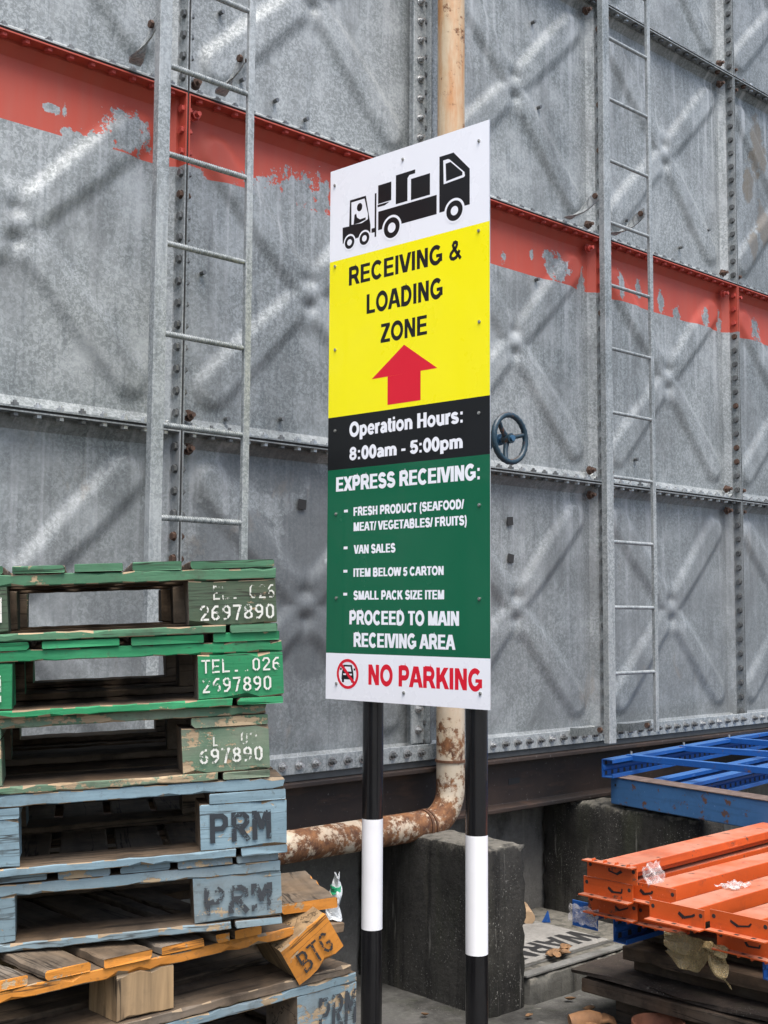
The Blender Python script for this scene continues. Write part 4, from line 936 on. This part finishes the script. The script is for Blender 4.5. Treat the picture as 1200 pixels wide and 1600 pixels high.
for j in range(n):
    for i in range(n):
        q = (j * (n + 1) + i, j * (n + 1) + i + 1, (j + 1) * (n + 1) + i + 1, (j + 1) * (n + 1) + i); fs += [q, tuple(N1 + k for k in reversed(q))]
for j in range(n):
    a = j * (n + 1); c = (j + 1) * (n + 1); fs += [(a, c, N1 + c, N1 + a), (a + n, N1 + a + n, N1 + c + n, c + n)]
for i in range(n):
    fs += [(i, N1 + i, N1 + i + 1, i + 1), (n * (n + 1) + i, n * (n + 1) + i + 1, N1 + n * (n + 1) + i + 1, N1 + n * (n + 1) + i)]
b.add(vs, fs); tag(b.build('plywood_sheet', M_DKPLY, None, 0, (3.49, -.74, .168), (0, 0, R(3))), 'weathered brown plywood sheet with a ragged edge beside the slab', 'plywood')
timber((3.56, -2.45, .118), (.80, 1.66, .046), 2.5, 'dark board just beneath the plywood sheet', M_WOODDKY, 66)
timber((3.66, -2.45, .002), (.10, 1.60, .115), 2, 'dark bearer on the ground under the plywood, nearest the slab', M_WOODDKY, 67)
timber((4.15, -2.45, .002), (.10, 1.60, .115), 2, 'dark bearer on the ground deep beneath the plywood sheet', M_WOODDKY, 68)

# ------------------------------------------------------------------ small things on the slab
wbd = thing('warning_board', 'worn white warning board lying flat, lettering upside down, between the plinths', 'sign', (3.83, -.21, .1))
b = MB(); b.box(-.32, .33, -.195, .20, .0, .006); b.build('board', M_BOARDW, wbd, .001)
b = MB(); place_text(b, 'WARNIN', -.30, .36, .075, -.075, lambda a, c, d: (-(a) + .03, -.085 - c, .0065 + d), .0, 0); b.build('lettering', simple('faded_black_letters', (.02, .02, .02), .7), wbd)
for y, z, L, lb in ((-.475, .1, .92, 'flat dull metal strip along the front edge of the slab'), (-.425, .1, .78, 'flat dull metal strip lying against the warning board')):
    b = MB(); b.box(3.505, 3.505 + L, y - .045 if y < -.45 else y - .002, y, z + .0005, z + .008); tag(b.build('metal_strip', M_ALU, None, .001), lb, 'metal strip', 'metal strips on the slab')
b = MB(); b.tube([(4.10, -.02, .13), (4.22, .12, .13)], .028, 18, 0, True); tag(b.build('cardboard_tube', M_CARD), 'short brown cardboard tube end behind the mouldy plinth', 'tube')
b = MB(); b.prism([(0, 0), (.036, 0), (.026, .05)], 0, .004, lambda a, c, d: (4.18 + a * .7, -.03 - a * .7 + d, .1 + c)); tag(b.build('plastic_shard', M_BLST), 'small pointed blue shard standing on the slab near the tube', 'scrap')
rn = random.Random(77)
def leaf(x, y, z, s, label):
    a = rn.uniform(0, 6.28); b = MB(); n = 7; vs = []; fs = []
    for k in range(n):
        t = k / (n - 1); w = .34 * s * math.sin(math.pi * (t ** .8)) ; cz = .35 * s * (t - .5) ** 2 * 2
        for j in (-1, 0, 1): vs.append(((t - .5) * s, j * w * .9, cz + abs(j) * .22 * s * math.sin(math.pi * t)))
    for k in range(n - 1):
        for j in range(2): fs.append((k * 3 + j, k * 3 + j + 1, k * 3 + j + 4, k * 3 + j + 3))
    b.add(vs, fs, 0, True); o = b.build('dry_leaf', M_LEAF, None, 0, (x, y, z), (rn.uniform(-.3, .3), rn.uniform(-.3, .3), a)); sd = o.modifiers.new('thick', 'SOLIDIFY'); sd.thickness = .0012
    return tag(o, label, 'leaf', 'dry leaves on the slab')
for x, y, z in ((3.62, -.72, .003), (3.40, -.62, .003), (3.72, -1.02, .187), (3.13, -.36, .003), (3.66, -.60, .003)): leaf(x, y, z + .006, rn.uniform(.035, .055), 'lone brown dry leaf fallen on the ground near the slab')
for k in range(8): leaf(3.80 + rn.uniform(-.06, .07), -.45 + rn.uniform(-.03, .03), .112 + rn.uniform(0, .014), rn.uniform(.045, .075), 'crumpled brown dry leaf in the heap by the metal strips')

def rag(name, label, cat, mat, fn, nu, nv, seed, amp, group=None, thick=.0008):
    """crumpled sheet over a surface fn(u,v)"""
    rn_ = random.Random(seed); ph = [(rn_.uniform(4, 13), rn_.uniform(4, 13), rn_.uniform(0, 6)) for _ in range(7)]
    b = MB(); vs = []; fs = []
    for j in range(nv + 1):
        for i in range(nu + 1):
            u, v = i / nu, j / nv; p = Vector(fn(u, v)); d = sum(math.sin(a * u + c * v + q) * (1 if k % 2 else -1) for k, (a, c, q) in enumerate(ph)) / 7
            e = sum(math.sin(c * u * 1.7 - a * v + q) for a, c, q in ph) / 7; f_ = sum(math.sin(a * u * 2 + c * v * 2 + q) for a, c, q in ph[2:]) / 5
            vs.append(p + Vector((d, e, f_)) * amp)
    for j in range(nv):
        for i in range(nu): fs.append((j * (nu + 1) + i, j * (nu + 1) + i + 1, (j + 1) * (nu + 1) + i + 1, (j + 1) * (nu + 1) + i))
    b.add(vs, fs, 0, False); o = b.build(name, mat); sd = o.modifiers.new('thick', 'SOLIDIFY'); sd.thickness = thick
    return tag(o, label, cat, group)
rag('plastic_bag', 'crumpled yellowed plastic bag hanging below the orange beams', 'plastic bag', M_BAG, lambda u, v: (3.255 + .03 * math.sin(u * 5), -1.30 - .24 * u, .462 - v * (.03 + .085 * abs(math.sin(u * 4.2 + .3)))), 26, 16, 3, .020)
rag('plastic_wrap', 'torn clear wrap dangling from the end of the topmost orange beam', 'plastic wrap', M_WRAP, lambda u, v: (3.30 + .10 * u, -1.188 - .03 * v, .645 - .10 * v), 16, 16, 6, .014, 'scraps of clear wrap')
rag('plastic_wrap', 'clear wrap scrap lying on top of the dusty front beam', 'plastic wrap', M_WRAP, lambda u, v: (3.50 + .11 * u, -1.33 - .07 * v, .574), 16, 12, 8, .009, 'scraps of clear wrap')
rag('plastic_wrap', 'grey film scrap stuck on the blue base plate', 'plastic wrap', M_WRAP, lambda u, v: (3.285, -.90 - .12 * u, .475 - .06 * v), 12, 10, 9, .010, 'scraps of clear wrap')
# milky bag with green print behind the tipped block
bag = thing('wrapper', 'thin white plastic wrapper with green print behind the tipped orange block', 'wrapper', (1.765, -1.44, .767))
o = rag('film', None, None, M_BOTTLE, lambda u, v: ((.030 + .016 * math.cos(6.28 * u)) * (1.0 - .55 * v) - .02 + .03 * v, .02 * math.sin(6.28 * u) * (1 - .5 * v), .098 * v), 14, 20, 12, .012); o.parent = bag
o = rag('green_print', None, None, M_BGREEN, lambda u, v: ((.031 + .017 * math.cos(6.28 * u)) * .62, .0135 * math.sin(6.28 * u),   .058 + .016 * v), 12, 4, 13, .003); o.parent = bag
wblock('board', 'short board end sticking out of the lower pallet beneath the wrapper', 'board', (1.69, -1.40, .7445), (0, 0, R(-4)), (.20, .12, .022), [M_WOOD, M_WOOD, M_WOODLT], .01, 19)
# glove: palm and five fingers
gl = MB(); 
gv = thing('work_glove', 'tan leather work glove lying on the ground before the slab', 'glove', (3.475, -.835, .0), (0, 0, R(-35)))
gv.scale = (.72, .72, .72)
b = MB(); b.tube([(-.10, 0, .035), (-.05, 0, .042), (.0, 0, .045), (.05, 0, .04)], [.04, .046, .05, .04], 14); b.build('palm', M_GLOVE, gv)
for k, (yy, L) in enumerate(((-.036, .07), (-.013, .085), (.011, .09), (.034, .078))):
    b = MB(); b.tube([(.035, yy * .8, .045), (.06 + L * .3, yy, .055), (.05 + L * .75, yy * 1.1, .045), (.04 + L, yy * 1.1, .022)], [.013, .0125, .0115, .009], 10); b.build('finger', M_GLOVE, gv)
b = MB(); b.tube([(-.03, -.04, .04), (.0, -.07, .045), (.035, -.075, .03)], [.014, .013, .010], 10); b.build('thumb', M_GLOVE, gv)
pt = MB(); rings = [(.062, 0), (.075, .05), (.082, .085), (.088, .086), (.088, .105), (.080, .105), (.074, .06), (.0, .05)]
vs = []; fs = []; n = 32
for r0, z in rings:
    for k in range(n): vs.append((r0 * math.cos(2 * math.pi * k / n), r0 * math.sin(2 * math.pi * k / n), z))
for j in range(len(rings) - 1):
    for k in range(n): fs.append((j * n + k, j * n + (k + 1) % n, (j + 1) * n + (k + 1) % n, (j + 1) * n + k))
fs.append(tuple(reversed(range(n)))); pt.add(vs, fs, 0, True); tag(pt.build('flower_pot', M_POT, None, 0, (3.46, -1.13, .001)), 'brown terracotta pot lying low beside the plywood sheet', 'pot')
